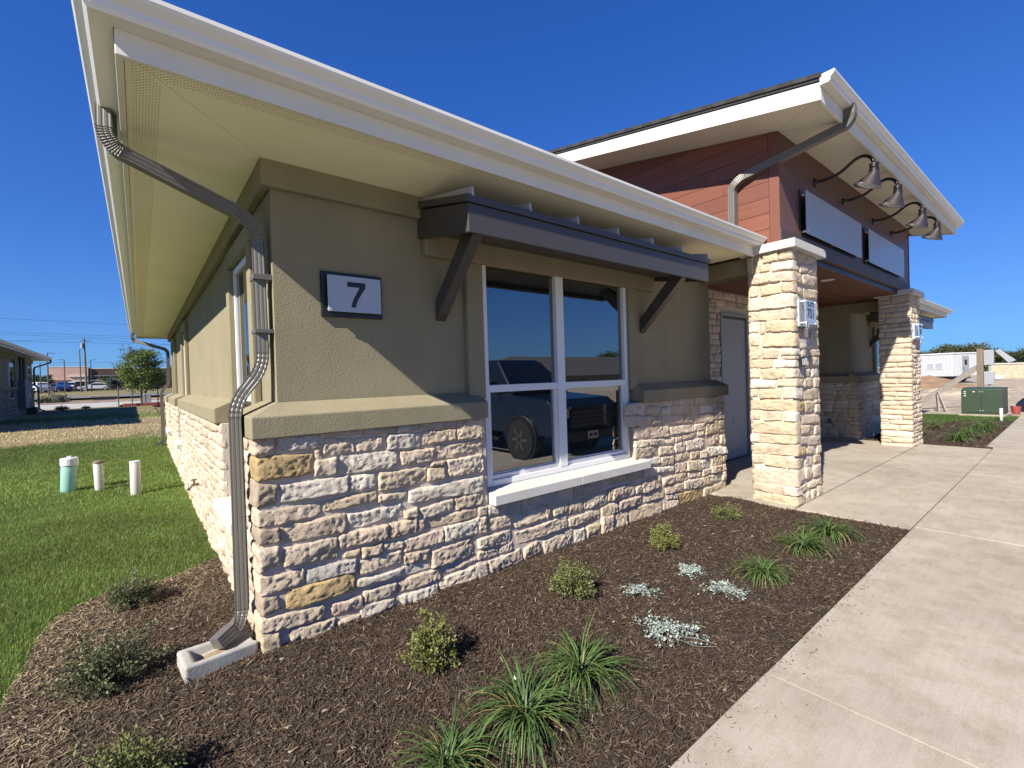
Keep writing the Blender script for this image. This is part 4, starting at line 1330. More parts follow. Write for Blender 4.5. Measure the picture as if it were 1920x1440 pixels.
# ------------------------------------------------------------------ lettering
def text_mesh(name, body, size, depth, mt, parent, M4, align='CENTER', xscale=1.0):
    cu = bpy.data.curves.new(name, 'FONT')
    cu.body = body
    cu.size = size
    cu.extrude = depth
    cu.align_x = align
    cu.align_y = 'CENTER'
    cu.offset = size*0.018
    to = bpy.data.objects.new(name, cu)
    COL.objects.link(to)
    dg = bpy.context.evaluated_depsgraph_get()
    me = bpy.data.meshes.new_from_object(to.evaluated_get(dg))
    bpy.data.objects.remove(to)
    me.transform(Matrix.Diagonal((xscale, 1, 1, 1)))
    me.transform(M4)
    me.materials.clear()
    return obj(name, me, mt, parent)

def facing(x, y, z):
    """text plane standing upright, facing -y, at a point"""
    return Matrix.Translation((x, y, z)) @ Matrix.Rotation(math.pi/2, 4, 'X')

# building number on the stucco wall
t = thing('number_sign', 'white plate with black 7 stood off a black board on stucco wall', 'sign', (0.655, 0.145, 2.235))
box('backing_board', M['black'], t, -0.215, 0.215, -0.022, 0.006, -0.152, 0.158, bevel=0.002)
box('plate', M['acrylic'], t, -0.185, 0.190, -0.062, -0.054, -0.120, 0.128, bevel=0.002)
# the figure: bar and curved stem
st = [(-0.062, 0.085), (0.062, 0.085), (0.062, 0.055)]
for k in range(9):
    a = k/8
    st.append((0.062-0.070*(1-(1-a)**1.7), 0.055-0.137*a**0.85))
st.append((-0.038, -0.082))
for k in range(9):
    a = 1-k/8
    st.append((0.022-0.060*(1-(1-a)**1.7), 0.053-0.135*a**0.85))
st.append((-0.062, 0.053))
MB().prism([(x*1.02+0.012, z*1.05) for x, z in st], 'y', -0.0655, -0.0622).build('numeral', M['black'], t, fix=True)
for sx in (-0.168, 0.172):
    for sz in (-0.102, 0.110):
        MB().lathe([(0.011, -0.070), (0.011, -0.020)], 12, (sx, 0, sz), M=Matrix(((1, 0, 0), (0, 0, 1), (0, 1, 0)))).build('standoff', M['acrylic'], t, fix=True)

# two blank sign boards on the portico
for x0, x1, lab in ((6.045, 8.36, 'blank grey sign board above the porch, on the side of the near downspout'), (8.76, 11.10, 'blank grey sign board above the porch, beside the far edge of the cladding')):
    t = thing('sign_board', lab, 'sign', ((x0+x1)/2, PY, 3.61), group='blank sign boards on the portico')
    h = (x1-x0)/2
    box('backing', M['black'], t, -h-0.03, h-0.02, -0.014, 0.004, -0.315, 0.285, bevel=0.002)
    box('face', M['signface'], t, -h, h, -0.072, -0.064, -0.275, 0.265, bevel=0.002)
    for sx in (-h+0.05, 0, h-0.05):
        for sz in (-0.235, 0.225):
            MB().lathe([(0.014, -0.078), (0.014, -0.010)], 10, (sx, 0, sz), M=Matrix(((1, 0, 0), (0, 0, 1), (0, 1, 0)))).build('standoff', M['white'], t, fix=True)

# gooseneck lamps
def gooseneck(x, lab):
    t = thing('gooseneck_lamp', lab, 'lamp', (x, PY, 4.117), group='gooseneck lamps over the sign boards')
    rotm = Matrix(((1, 0, 0), (0, 0, -1), (0, 1, 0)))
    MB().lathe([(0.058, -0.006), (0.058, 0.016), (0.035, 0.024), (0.022, 0.06)], 18, (0, 0, 0), M=rotm).build('wall_plate', M['lampblack'], t, smooth=True, fix=True)
    pts = [(0, 0, 0), (0, -0.10, 0.0), (0, -0.20, 0.004), (0, -0.29, 0.03), (0, -0.37, 0.085), (0, -0.44, 0.135), (0, -0.51, 0.157), (0, -0.575, 0.14), (0, -0.622, 0.09), (0, -0.64, 0.02)]
    P, _ = smooth_path(pts, 0.05, 3)
    MB().tube(P, 0.020, 10).build('arm', M['lampblack'], t, smooth=True)
    MB().lathe([(0.030, 0.03), (0.047, 0.02), (0.047, -0.03), (0.040, -0.035), (0.052, -0.05), (0.052, -0.085)], 18, (0, -0.64, 0.0)).build('socket', M['lampblack'], t)
    # angle shade: the cone leans back toward the wall so the mouth faces the sign
    n = 26
    vs, fs = [], []
    rows = [(0.052, 0.0, 0.0), (0.075, 0.28, 0.0), (0.115, 0.65, 0.0), (0.152, 1.0, 0.0), (0.150, 1.0, 1), (0.110, 0.66, 1), (0.05, 0.25, 1)]
    for r, f, ins in rows:
        for k in range(n):
            a = 2*math.pi*k/n
            cx, cy, cz = 0.0, -0.64+0.075*f, -0.085-0.15*f
            y = r*math.sin(a)
            vs.append((cx+r*math.cos(a), cy+y*(1-0.06*f), cz+y*0.34*f+(0.003 if ins else 0)))
    for i in range(3):
        fs += [(i*n+k, i*n+(k+1) % n, (i+1)*n+(k+1) % n, (i+1)*n+k) for k in range(n)]
    MB().add(vs[:4*n], fs).build('shade', M['lampbrown'], t, smooth=True, fix=True)
    fs = []
    for i in range(2):
        fs += [(i*n+k, (i+1)*n+k, (i+1)*n+(k+1) % n, i*n+(k+1) % n) for k in range(n)]
    fs.append(tuple(range(2*n, 3*n)))
    MB().add(vs[4*n:], fs).build('shade_lining', M['white'], t, smooth=True)
    return t
for x, lab in ((6.60, 'gooseneck lamp by the downspout end of the portico, over the nearer sign board'), (7.763, 'second gooseneck lamp from the downspout, over the nearer sign board'),
               (9.336, 'third gooseneck lamp from the downspout, over the farther sign board'), (10.53, 'gooseneck lamp farthest from the downspout, at the far edge of the portico')):
    gooseneck(x, lab)

# suite plates on the piers
def plaque(x, y, z, lab, small=False):
    t = thing('suite_plate', lab, 'sign', (x, y, z), group='acrylic suite plates on the stone piers')
    box('backing_plate', M['acrylic'], t, -0.18, 0.19, -0.012, 0.03, -0.16, 0.16, bevel=0.002)
    box('front_plate', M['acrylic'], t, -0.155, 0.19, -0.066, -0.060, -0.14, 0.15, bevel=0.002)
    for sx in (-0.135, 0.17):
        for sz in (-0.12, 0.13):
            MB().lathe([(0.010, -0.074), (0.010, -0.008)], 10, (sx, 0, sz), M=Matrix(((1, 0, 0), (0, 0, 1), (0, 1, 0)))).build('standoff', M['white'], t, fix=True)
    if small:                                # too far away to read: only the dark bars of the print show
        for a, b, c, d in ((-0.09, 0.13, 0.07, 0.11), (-0.05, 0.09, -0.07, 0.04)):
            box('print', M['black'], t, a, b, -0.0675, -0.0664, c, d)
    else:
        for body, sz, dz, xs_ in (('SUITE', 0.075, 0.095, 1.1), ('701', 0.16, -0.015, 1.0)):
            text_mesh('lettering', body, sz, 0.0008, M['black'], t, facing(0.02, -0.0672, dz), xscale=xs_)
    return t
plaque(5.655, -1.03, 2.285, 'clear acrylic suite plate on the stone pier that carries the dark lock box')
plaque(XM-5.62-0.3, -1.03, 2.31, 'acrylic suite plate on the far stone pier, near the white trailer', True)
t = thing('lock_box', 'dark key lock box hanging under the suite plate on the stone pier', 'lock box', (5.545, -1.10, 2.055))
box('body', M['steel'], t, -0.045, 0.045, -0.022, 0.025, -0.075, 0.045, bevel=0.012)
P, _ = smooth_path([(-0.03, 0, 0.03), (-0.03, 0, 0.115), (0.03, 0, 0.115), (0.03, 0, 0.03)], 0.03, 5)
MB().tube(P, 0.008, 8).build('shackle', M['galv'], t, smooth=True)
box('dial_panel', M['black'], t, -0.03, 0.03, -0.027, -0.020, -0.06, 0.01, bevel=0.003)
t = thing('keypad', 'small black keypad with two white marks on the stone pier', 'keypad', (5.56, -1.02, 1.71))
box('case', M['black'], t, -0.062, 0.062, -0.03, 0.03, -0.062, 0.062, bevel=0.008)
for sx in (-0.028, 0.026):
    box('button', M['lamp'], t, sx-0.011, sx+0.011, -0.034, -0.028, -0.04, 0.035, bevel=0.003)
t = thing('outlet_cover', 'grey weatherproof outlet cover on shaded stone by the porch floor', 'outlet', (XM-5.78, 0.52, 0.42))
box('cover', M['galv'], t, -0.03, 0.02, -0.05, 0.05, -0.07, 0.07, bevel=0.006)
box('lid', M['steel'], t, -0.038, -0.028, -0.035, 0.035, -0.05, 0.05, bevel=0.004)

# hose bib on the side wall
t = thing('hose_bib', 'brass hose bib sticking out of the sunlit side stone wall', 'tap', (0.0, 3.68, 0.45))
gm = mat('dull_brass', (0.32, 0.27, 0.20), 0.4, metal=0.7, var=0.1)
P, _ = smooth_path([(0.02, 0, 0), (-0.09, 0, 0), (-0.12, 0, -0.06)], 0.03, 4)
MB().tube(P, 0.017, 10).build('spout', gm, t, smooth=True)
MB().tube([(-0.06, 0, 0.0), (-0.06, 0, 0.055)], 0.010, 8).build('stem', gm, t)
MB().lathe([(0.03, 0.052), (0.034, 0.058), (0.03, 0.066)], 12, (-0.06, 0, 0)).build('handle', M['steel'], t)

# concrete splash block: trough with raised rim, closed at the outer end
t = thing('splash_block', 'white concrete splash block below the corner downspout', 'splash block', (-0.225, 0.125, 0.0), rz=math.radians(186))
L, Wd, Hh = 0.185, 0.120, 0.09
out = [(-L, -Wd*0.92), (L, -Wd), (L, Wd), (-L, Wd*0.92)]
inn = [(-L-0.0, -Wd*0.62), (L-0.055, -Wd*0.72), (L-0.055, Wd*0.72), (-L-0.0, Wd*0.62)]
m = MB()
zb = -0.05
vs = [(x, y, zb) for x, y in out]+[(x, y, Hh-0.01*(x < 0)) for x, y in out]
vs += [(x, y, Hh-0.01*(x < 0)) for x, y in inn]
fl = [(-L, -Wd*0.50, Hh-0.03), (L-0.080, -Wd*0.58, Hh-0.066), (L-0.080, Wd*0.58, Hh-0.066), (-L, Wd*0.50, Hh-0.03)]
vs += fl
fs = [(0, 3, 2, 1), (0, 1, 5, 4), (1, 2, 6, 5), (2, 3, 7, 6), (4, 5, 9, 8), (5, 6, 10, 9), (6, 7, 11, 10), (8, 9, 13, 12), (9, 10, 14, 13), (10, 11, 15, 14), (12, 13, 14, 15), (3, 0, 4, 8, 12, 15, 11, 7)]
m.add(vs, fs)
m.build('trough', mat('splash_concrete', (0.47, 0.445, 0.395), 0.9, var=0.25, vscale=9, bscale=60, bstr=0.4, bdist=0.004), t, bevel=0.014, fix=True, segs=3)
sm = MB().add([(x, y, z+0.0015) for x, y, z in ((-0.02, -0.060, Hh-0.0500), (0.102, -0.064, Hh-0.0650), (0.102, 0.064, Hh-0.0650), (-0.05, 0.060, Hh-0.0465))], [(0, 1, 2, 3)])
sm.build('silt', mat('tan_silt', (0.33, 0.235, 0.13), 0.95, var=0.25, vscale=30), t)

# cleanout pipes in the lawn
def pipe(x, y, h, r, mt, lab, cap, lean=(0, 0)):
    t = thing('cleanout_pipe', lab, 'pipe', (x, y, hz(x, y)), group='cleanout pipes in the lawn')
    MB().tube([(0, 0, -0.08), (lean[0], lean[1], h)], r, 22).build('pipe', mt, t, smooth=True, bevel=0.003)
    if cap == 'cap':
        MB().lathe([(r*1.12, h-0.11), (r*1.16, h-0.10), (r*1.16, h), (r*1.08, h+0.012)], 22, (lean[0], lean[1], 0)).build('cap', M['white'], t)
        box('cap_nut', M['white'], t, lean[0]-0.028, lean[0]+0.028, lean[1]-0.028, lean[1]+0.028, h+0.01, h+0.04, bevel=0.004)
    elif cap == 'tape':
        MB().lathe([(r*1.05, h-0.02), (r*1.22, h-0.012), (r*1.16, h+0.012), (r*0.5, h+0.03)], 14, (lean[0]+0.008, lean[1], 0)).build('wrap', mat('brown_tape', (0.22, 0.15, 0.10), 0.7, var=0.3, vscale=30), t)
    else:
        MB().lathe([(r*1.03, h-0.005), (r*1.05, h+0.003), (r*0.95, h+0.012)], 22, (lean[0], lean[1], 0)).build('rim', M['white'], t)
pipe(-1.49, 7.23, 0.52, 0.098, M['teal'], 'fat pale teal cleanout pipe with a white screw cap in the lawn', 'cap', (0.03, 0))
pipe(-1.09, 6.98, 0.45, 0.062, M['pvc'], 'thin white pipe wrapped with brown tape at its top in the lawn', 'tape', (-0.015, 0))
pipe(-0.63, 6.19, 0.50, 0.068, M['pvc'], 'plain white open pipe in the lawn nearest the stone side wall', 'rim')

# ------------------------------------------------------------------ mulch chips, grass, plants
def quads_mesh(name, P4, tint, mt, parent=None, kind='stuff'):
    """P4 (n,4,3): n separate quads"""
    n = len(P4)
    V = P4.reshape(-1, 3)
    F = np.arange(n*4).reshape(n, 4)
    me = fast_mesh(name, V, F, np.repeat(tint, 4, axis=0))
    return obj(name, me, mt, parent, kind=kind)

def rand_in(n, x0, x1, y0, y1, test):
    X, Y = [], []
    c = 0
    while c < n:
        x = rng.uniform(x0, x1, n)
        y = rng.uniform(y0, y1, n)
        k = test(x, y)
        X.append(x[k])
        Y.append(y[k])
        c += k.sum()
    return np.concatenate(X)[:n], np.concatenate(Y)[:n]

def mulch_z(x, y):
    s, a = 3.0, 0.012
    return hgt(x, y)+0.004+a*noise(np.column_stack([x*s, y*s, 0*x]), 4)+a*0.5*noise(np.column_stack([x*s*2.7, y*s*2.7, 0*x]), 6)

def chips(name, n, area, test, lmin=0.008, lmax=0.040, straw=None):
    x, y = rand_in(n, *area, test)
    z = mulch_z(x, y)
    L = rng.uniform(lmin, lmax, n)**1.0
    W = L*rng.uniform(0.05, 0.17, n)+0.0012
    a = rng.uniform(0, 2*np.pi, n)
    tilt = rng.normal(0, 0.33, n)
    rollv = rng.normal(0, 0.5, n)
    d = np.column_stack([np.cos(a)*np.cos(tilt), np.sin(a)*np.cos(tilt), np.sin(tilt)])
    s = np.column_stack([-np.sin(a)*np.cos(rollv), np.cos(a)*np.cos(rollv), np.sin(rollv)])
    c = np.column_stack([x, y, z+np.abs(np.sin(tilt))*L*0.5+rng.uniform(0.0, 0.008, n)])
    hl, hw = (L/2)[:, None], (W/2)[:, None]
    tap = rng.uniform(0.3, 1.0, n)[:, None]
    P = np.stack([c-d*hl-s*hw, c+d*hl-s*hw*tap, c+d*hl+s*hw*tap, c-d*hl+s*hw], axis=1)
    t = rng.uniform(0, 1, n)[:, None]
    dark, mid, lite = np.array((0.040, 0.027, 0.019)), np.array((0.150, 0.104, 0.071)), np.array((0.33, 0.25, 0.175))
    col = dark+(mid-dark)*np.clip(t*1.3, 0, 1)+(lite-mid)*np.clip((t-0.88)*8, 0, 1)
    if straw is not None:
        k = straw(x, y)[:, None]*rng.uniform(0, 1, n)[:, None]
        col = col+(np.array((0.52, 0.40, 0.25))*rng.uniform(0.4, 1.1, n)[:, None]-col)*np.clip(k*2.0, 0, 1)
    return quads_mesh(name, P.astype(np.float32), col, M['chips'])

def edge_dist(x, y):
    """distance to the lawn edge of the bed, metres"""
    e = MULCH[1:15]
    best = np.full(len(x), 9.0)
    for (x0, y0), (x1, y1) in zip(e[:-1], e[1:]):
        dx, dy = x1-x0, y1-y0
        t = np.clip(((x-x0)*dx+(y-y0)*dy)/(dx*dx+dy*dy), 0, 1)
        best = np.minimum(best, np.hypot(x-x0-t*dx, y-y0-t*dy))
    return best
o = chips('mulch_chips', 95000, (-1.8, 2.2, -2.04, 2.12), in_mulch, straw=lambda x, y: np.clip(np.exp(-edge_dist(x, y)/0.42)*1.15, 0, 1)*np.clip(0.75+0.9*noise(np.column_stack([x*3, y*3, 0*x]), 17), 0, 1)*(x < 0.1))
tag(o, 'shredded dark brown bark mulch covering the bed by the corner of the building', 'mulch')
o = chips('mulch_chips', 46000, (2.2, 5.32, -2.04, 0.08), in_mulch)
tag(o, 'shredded dark brown bark mulch in the bed between window wall and porch slab', 'mulch')
o = chips('mulch_chips', 9000, (11.8, 17.4, -2.02, 0.05), lambda x, y: in_poly(x, y, MULCH2), lmin=0.02, lmax=0.07)
tag(o, 'dark bark mulch in the far bed beyond the porch slab', 'mulch')
# a few pale wood chips and pebbles lying on the bed
P, T = [], []
mb = MB()
x, y = rand_in(70, -1.0, 5.2, -2.0, 1.2, in_mulch)
for i in range(70):
    z = float(mulch_z(x[i:i+1], y[i:i+1])[0])+0.008
    r = random.uniform(0.004, 0.012)
    a = random.uniform(0, 6.28)
    q = [(x[i]+r*1.6*math.cos(a+k*math.pi/2+random.uniform(-.3, .3)), y[i]+r*math.sin(a+k*math.pi/2), z+random.uniform(-.002, .004)) for k in range(4)]
    mb.add(q+[(x[i], y[i], z+0.007)], [(0, 1, 4), (1, 2, 4), (2, 3, 4), (3, 0, 4)])
o = mb.build('pale_chips', mat('pale_chip', (0.42, 0.34, 0.25), 0.9, var=0.3, vscale=50), kind='stuff')
tag(o, 'pale wood chips and pebbles scattered over the dark mulch', 'debris')

# a little mulch kicked on to the paving
def spill(n):
    x = rng.uniform(-1.5, 5.2, n)
    d = rng.exponential(0.05, n)
    a = rng.uniform(0, 6.28, n)
    L, W = rng.uniform(0.006, 0.026, n), rng.uniform(0.0012, 0.004, n)
    c = np.column_stack([x, -2.050-d, np.full(n, 0.0275)])
    u = np.column_stack([np.cos(a), np.sin(a), rng.normal(0, 0.06, n)])*(L/2)[:, None]
    v = np.column_stack([-np.sin(a), np.cos(a), 0*a])*(W/2)[:, None]
    P = np.stack([c-u-v, c+u-v, c+u+v, c-u+v], axis=1)
    col = np.array((0.14, 0.10, 0.07))*rng.uniform(0.3, 1.6, n)[:, None]
    return quads_mesh('spilled_chips', P.astype(np.float32), col, M['chips'])
tag(spill(420), 'crumbs of bark mulch spilled on to the sidewalk edge', 'debris')

def grass_patch(name, n, area, test, hmin, hmax, wid, tintf, dens=None):
    x, y = rand_in(n, *area, test)
    z = hgt(x, y)-0.014
    h = rng.uniform(hmin, hmax, n)
    a = rng.uniform(0, 2*np.pi, n)
    lean = rng.uniform(0.1, 0.9, n)*h
    la = rng.uniform(0, 2*np.pi, n)
    w = wid*rng.uniform(0.6, 1.3, n)
    sx, sy = np.cos(a)*w, np.sin(a)*w
    b = np.column_stack([x, y, z])
    t = b+np.column_stack([np.cos(la)*lean, np.sin(la)*lean, h])
    s = np.column_stack([sx, sy, 0*sx])
    P = np.stack([b-s, b+s, t+s*0.25, t-s*0.25], axis=1)
    c = tintf(x, y)*rng.uniform(0.6, 1.45, n)[:, None]
    yel = (rng.uniform(0, 1, n) < 0.10)[:, None]
    c = np.where(yel, np.array((0.26, 0.22, 0.09))*rng.uniform(0.6, 1.1, n)[:, None], c)
    return quads_mesh(name, P.astype(np.float32), c, M['grass'])
def gtint(x, y):
    return lawn_tint(x, y)*2.5
def nomulch(x, y):
    e = edge_dist(x, y)
    m = in_mulch(x, y)
    return (~m | ((e < 0.05) & (np.random.default_rng(3).uniform(0, 1, len(x)) < 0.35))) & (x < -0.01) & (x > -0.75-0.235*(y+3.1))
o = grass_patch('grass', 120000, (-3.4, 0, 0.0, 6.0), nomulch, 0.018, 0.042, 0.0020, gtint)
tag(o, 'short green mown lawn beside the stone side wall', 'grass')
o = grass_patch('grass', 90000, (-5.5, 0, 6.0, 14.0), nomulch, 0.020, 0.048, 0.0035, gtint)
tag(o, 'lawn turning from green to straw colour past the pipes', 'grass')
o = grass_patch('grass', 45000, (-8.5, 2, 14.0, 30.0), lambda x, y: (x < -0.01) | (y > 12.6), 0.03, 0.06, 0.006, gtint)
tag(o, 'dry lawn in the shadow of the neighbouring building', 'grass')
o = grass_patch('grass', 14000, (15.6, 19.6, -1.92, 1.2), lambda x, y: ~in_poly(x, y, MULCH2), 0.03, 0.07, 0.005, lambda x, y: np.tile((0.08, 0.15, 0.03), (len(x), 1)))
tag(o, 'small strip of green grass in front of the green transformer', 'grass')

# --- round shrubs
def leaf_cloud(pts, nrm, L, W, col, jit=0.6):
    n = len(pts)
    d = rng.normal(0, 1, (n, 3))
    d = d/np.linalg.norm(d, axis=1)[:, None]*jit+nrm
    d /= np.linalg.norm(d, axis=1)[:, None]
    s = np.cross(d, rng.normal(0, 1, (n, 3)))
    s /= np.linalg.norm(s, axis=1)[:, None]
    l = (L*rng.uniform(0.6, 1.3, n))[:, None]
    w = (W*rng.uniform(0.6, 1.3, n))[:, None]
    return np.stack([pts, pts+d*l*0.5-s*w*0.5, pts+d*l, pts+d*l*0.5+s*w*0.5], axis=1), col

def make_shrub(seed, R, Hh, cols, nst=95, nleaf=38, leafL=0.017, leafW=0.011, spread=1.0):
    r = np.random.default_rng(seed)
    tw, lp, ln, lc = MB(), [], [], []
    lob = r.uniform(0, 6.28, 2)
    for i in range(nst):
        a = r.uniform(0, 2*np.pi)
        e = np.arccos(r.uniform(0.05, 1.0))
        ln_ = r.uniform(0.55, 1.05)*(1+0.10*math.sin(2*a+lob[0])+0.08*math.sin(3*a+lob[1]+2*e))*(1+0.15*min(2, abs(r.normal()))*(r.uniform() < 0.10))
        tip = np.array((np.cos(a)*np.sin(e)*R*spread, np.sin(a)*np.sin(e)*R*spread, np.cos(e)*Hh*0.9+0.03))*ln_
        tip[2] = max(tip[2], 0.03)
        mid = tip*0.5+np.array((0, 0, 0.02))+r.normal(0, 0.012, 3)
        tw.tube([(0, 0, -0.01), tuple(mid), tuple(tip)], [0.0035, 0.0025, 0.001], 3, cap=False)
        t = r.uniform(0.35, 1.0, nleaf)**0.7
        base = np.where(t[:, None] < 0.5, mid*(t[:, None]*2), mid+(tip-mid)*(t[:, None]*2-1))
        base = base+r.normal(0, 0.012, (nleaf, 3))
        base[:, 2] = np.maximum(base[:, 2], 0.006)
        nrm = tip/np.linalg.norm(tip)*0.5+np.array((0, 0, 0.45))
        lp.append(base)
        ln.append(np.tile(nrm, (nleaf, 1)))
        k = r.uniform(0, 1, nleaf)[:, None]*0.6+r.uniform(0, 0.4)
        cc = np.array(cols[0])+(np.array(cols[1])-np.array(cols[0]))*k
        cc = np.where(r.uniform(0, 1, (nleaf, 1)) < 0.04, np.array((0.20, 0.13, 0.06)), cc)
        lc.append(cc)
    pts, nrm, col = np.vstack(lp), np.vstack(ln), np.vstack(lc)
    P, col = leaf_cloud(pts, nrm, leafL, leafW, col, 0.9)
    me = fast_mesh('foliage', P.reshape(-1, 3), np.arange(len(P)*4).reshape(-1, 4), np.repeat(col, 4, axis=0))
    me.materials.append(M['leaf'])
    ms = tw.mesh('stems')
    ms.materials.append(M['bark'])
    return me, ms

def place(name, meshes, label, cat, loc, rz, sc, group, kinds=('stuff', None)):
    t = thing(name, label, cat, loc, rz, group)
    t.scale = (sc[0], sc[0], sc[1]) if isinstance(sc, tuple) else (sc, sc, sc)
    for (nm, me), kd in zip(meshes, kinds):
        o = bpy.data.objects.new(nm, me)
        if kd:
            o['kind'] = kd
        link(o, t)
    return t
YG = ((0.12, 0.14, 0.035), (0.36, 0.36, 0.10))
DG = ((0.055, 0.075, 0.032), (0.25, 0.275, 0.12))
YG2 = ((0.10, 0.12, 0.035), (0.29, 0.31, 0.10))
sA, sB, sA2, sB2 = make_shrub(11, 0.165, 0.25, YG), make_shrub(12, 0.18, 0.22, YG2, nst=110, leafL=0.015), make_shrub(14, 0.165, 0.235, YG), make_shrub(15, 0.17, 0.19, YG2, nst=75)
sC = make_shrub(13, 0.23, 0.24, DG, nst=120, nleaf=34, leafL=0.018, leafW=0.009)
sC2, sC3 = make_shrub(16, 0.24, 0.26, DG, nst=130, nleaf=34, leafL=0.017, leafW=0.009), make_shrub(17, 0.22, 0.25, YG2, nst=110, nleaf=34, leafL=0.018, leafW=0.009)
G1 = 'round yellow-green shrubs along the window wall'
for m_, x, y, rz, sc, lab in ((sA, 0.70, -0.775, 0.3, (1.05, 1.15), 'round yellow-green shrub in mulch beside the gold stones at the corner'),
                          (sB, 1.93, -0.70, 1.3, (1.12, 1.05), 'olive shrub in mulch under the left end of the window sill'),
                          (sA2, 3.19, -0.665, 2.4, (0.98, 0.95), 'round yellow-green shrub in mulch under the right end of the window sill'),
                          (sB2, 4.40, -0.66, 4.0, (0.98, 0.88), 'low green shrub in mulch next to the edge of the porch slab')):
    place('round_shrub', (('foliage', m_[0]), ('stems', m_[1])), lab, 'shrub', (x, y, 0.0), rz, sc, G1)
G2 = 'dark spreading shrubs on the lawn side of the corner'
for sC_, x, y, rz, sc, lab in ((sC, -0.62, 1.42, 0.0, (0.95, 0.95), 'dark green shrub between the lawn edge and the side wall'),
                          (sC2, -0.73, 0.27, 1.0, (1.08, 1.12), 'dark green spreading shrub beside the splash block'),
                          (sC3, -0.63, -0.74, 2.2, (0.95, 1.05), 'grey-green shrub in straw-strewn mulch farthest from the lawn edge of the bed')):
    place('dark_shrub', (('foliage', sC_[0]), ('stems', sC_[1])), lab, 'shrub', (x, y, 0.0), rz, sc, G2)

# --- strap-leaved grass clumps
def make_clump(seed, n, Lmin, Lmax, w=0.0090):
    r = np.random.default_rng(seed)
    V, F, T = [], [], []
    for i in range(n):
        a = r.uniform(0, 2*np.pi)
        L = r.uniform(Lmin, Lmax)
        lift = r.uniform(0.45, 1.25)
        base = np.array((r.normal(0, 0.022), r.normal(0, 0.022), 0.0))
        segs = 8
        p = base.copy()
        ang = np.pi/2-r.uniform(0.1, 0.85)
        bend = r.uniform(0.28, 0.50)*(1.0 if r.uniform() < 0.97 else 0.5)
        col = np.array((0.045, 0.095, 0.025))+(np.array((0.15, 0.235, 0.065))-np.array((0.045, 0.095, 0.025)))*r.uniform(0, 1)
        if r.uniform() < 0.07:
            col = np.array((0.33, 0.26, 0.10))
        tw = a+np.pi/2+r.normal(0, 0.3)
        for k in range(segs+1):
            f = k/segs
            wd = w*r.uniform(0.95, 1.05)*(1-f**3*0.95)*(0.7+0.3*min(1, f*4))
            s = np.array((np.cos(tw), np.sin(tw), 0))*wd*0.5
            cr = np.array((0, 0, -0.12*wd))
            V += [p-s, p+cr, p+s]
            tip = np.array((0.30, 0.24, 0.10)) if (f > 0.9 and r.uniform() < 0.4) else col*(0.8+0.45*f)
            T += [tip]*3
            step = L/segs
            p = p+np.array((np.cos(a)*np.cos(ang), np.sin(a)*np.cos(ang), np.sin(ang)))*step
            ang -= bend*(0.5+f)
            ang = max(ang, -1.25)
            if p[2] < 0.012:
                p[2] = 0.012
                ang = max(ang, -0.02)
            a += r.normal(0, 0.05)
        b = len(V)-3*(segs+1)
        for k in range(segs):
            for e in (0, 1):
                F.append((b+3*k+e, b+3*k+e+1, b+3*k+e+4, b+3*k+e+3))
    me = fast_mesh('leaves', np.array(V), np.array(F), np.array(T))
    me.materials.append(M['leaf'])
    me.polygons.foreach_set('use_smooth', [True]*len(me.polygons))
    return me
cl = [make_clump(21, 150, 0.26, 0.52), make_clump(22, 210, 0.28, 0.56), make_clump(23, 190, 0.30, 0.54), make_clump(24, 170, 0.26, 0.48), make_clump(25, 200, 0.26, 0.50), make_clump(26, 170, 0.28, 0.54)]
G3 = 'strap-leaved grass clumps along the sidewalk'
for k, x, y, rz, sc, lab in ((0, 0.40, -1.46, 0.0, (0.78, 0.62), 'low strap-leaved clump farthest from the porch, with one long arching blade'),
                        (1, 0.80, -1.47, 1.0, (0.88, 0.84), 'tall spiky strap-leaved clump with a white tag at its base'),
                        (2, 1.235, -1.42, 2.3, (0.88, 0.74), 'arching green clump beside the largest silver ground cover patch'),
                        (3, 3.22, -1.52, 3.0, (0.80, 0.62), 'strap-leaved clump standing alone between silver patches and the porch pair'),
                        (4, 4.03, -1.54, 4.1, (0.85, 0.68), 'strap-leaved clump of the pair by the porch, on the side of the silver patches'),
                        (5, 4.60, -1.56, 5.2, (0.9, 0.66), 'strap-leaved clump of the pair by the porch, closest to the slab corner'),
                        (0, 12.65, -1.45, 0.4, (1.1, 1.0), 'green strap-leaved clump in the far bed next to the porch slab'),
                        (1, 13.7, -1.50, 2.0, (1.1, 0.9), 'green strap-leaved clump in the middle of the far bed'),
                        (2, 14.9, -1.55, 3.3, (1.15, 0.95), 'green strap-leaved clump in the far bed toward the transformer'),
                        (0, 15.9, -1.60, 4.6, (1.15, 0.9), 'green strap-leaved clump at the grassy end of the far bed')):
    place('strap_leaf_clump', (('leaves', cl[k]),), lab, 'plant', (x, y, 0.004), rz, sc, G3, kinds=('stuff',))
t = thing('plant_tag', 'small white plant tag stuck in the tall spiky clump', 'tag', (0.86, -1.32, 0.0), 0.6)
MB().beam((0, 0, -0.02), (0.03, 0, 0.13), 0.011, 0.002).build('stake', M['white'], t)
place('round_shrub', (('foliage', sC[0]), ('stems', sC[1])), 'low green shrub at the back of the far bed by the stone pier', 'shrub', (13.6, -0.55, 0.0), 0.4, (1.5, 1.0), G1)
place('round_shrub', (('foliage', sC[0]), ('stems', sC[1])), 'low green shrub at the back of the far bed toward the transformer', 'shrub', (15.2, -0.6, 0.0), 2.4, (1.6, 1.0), G1)

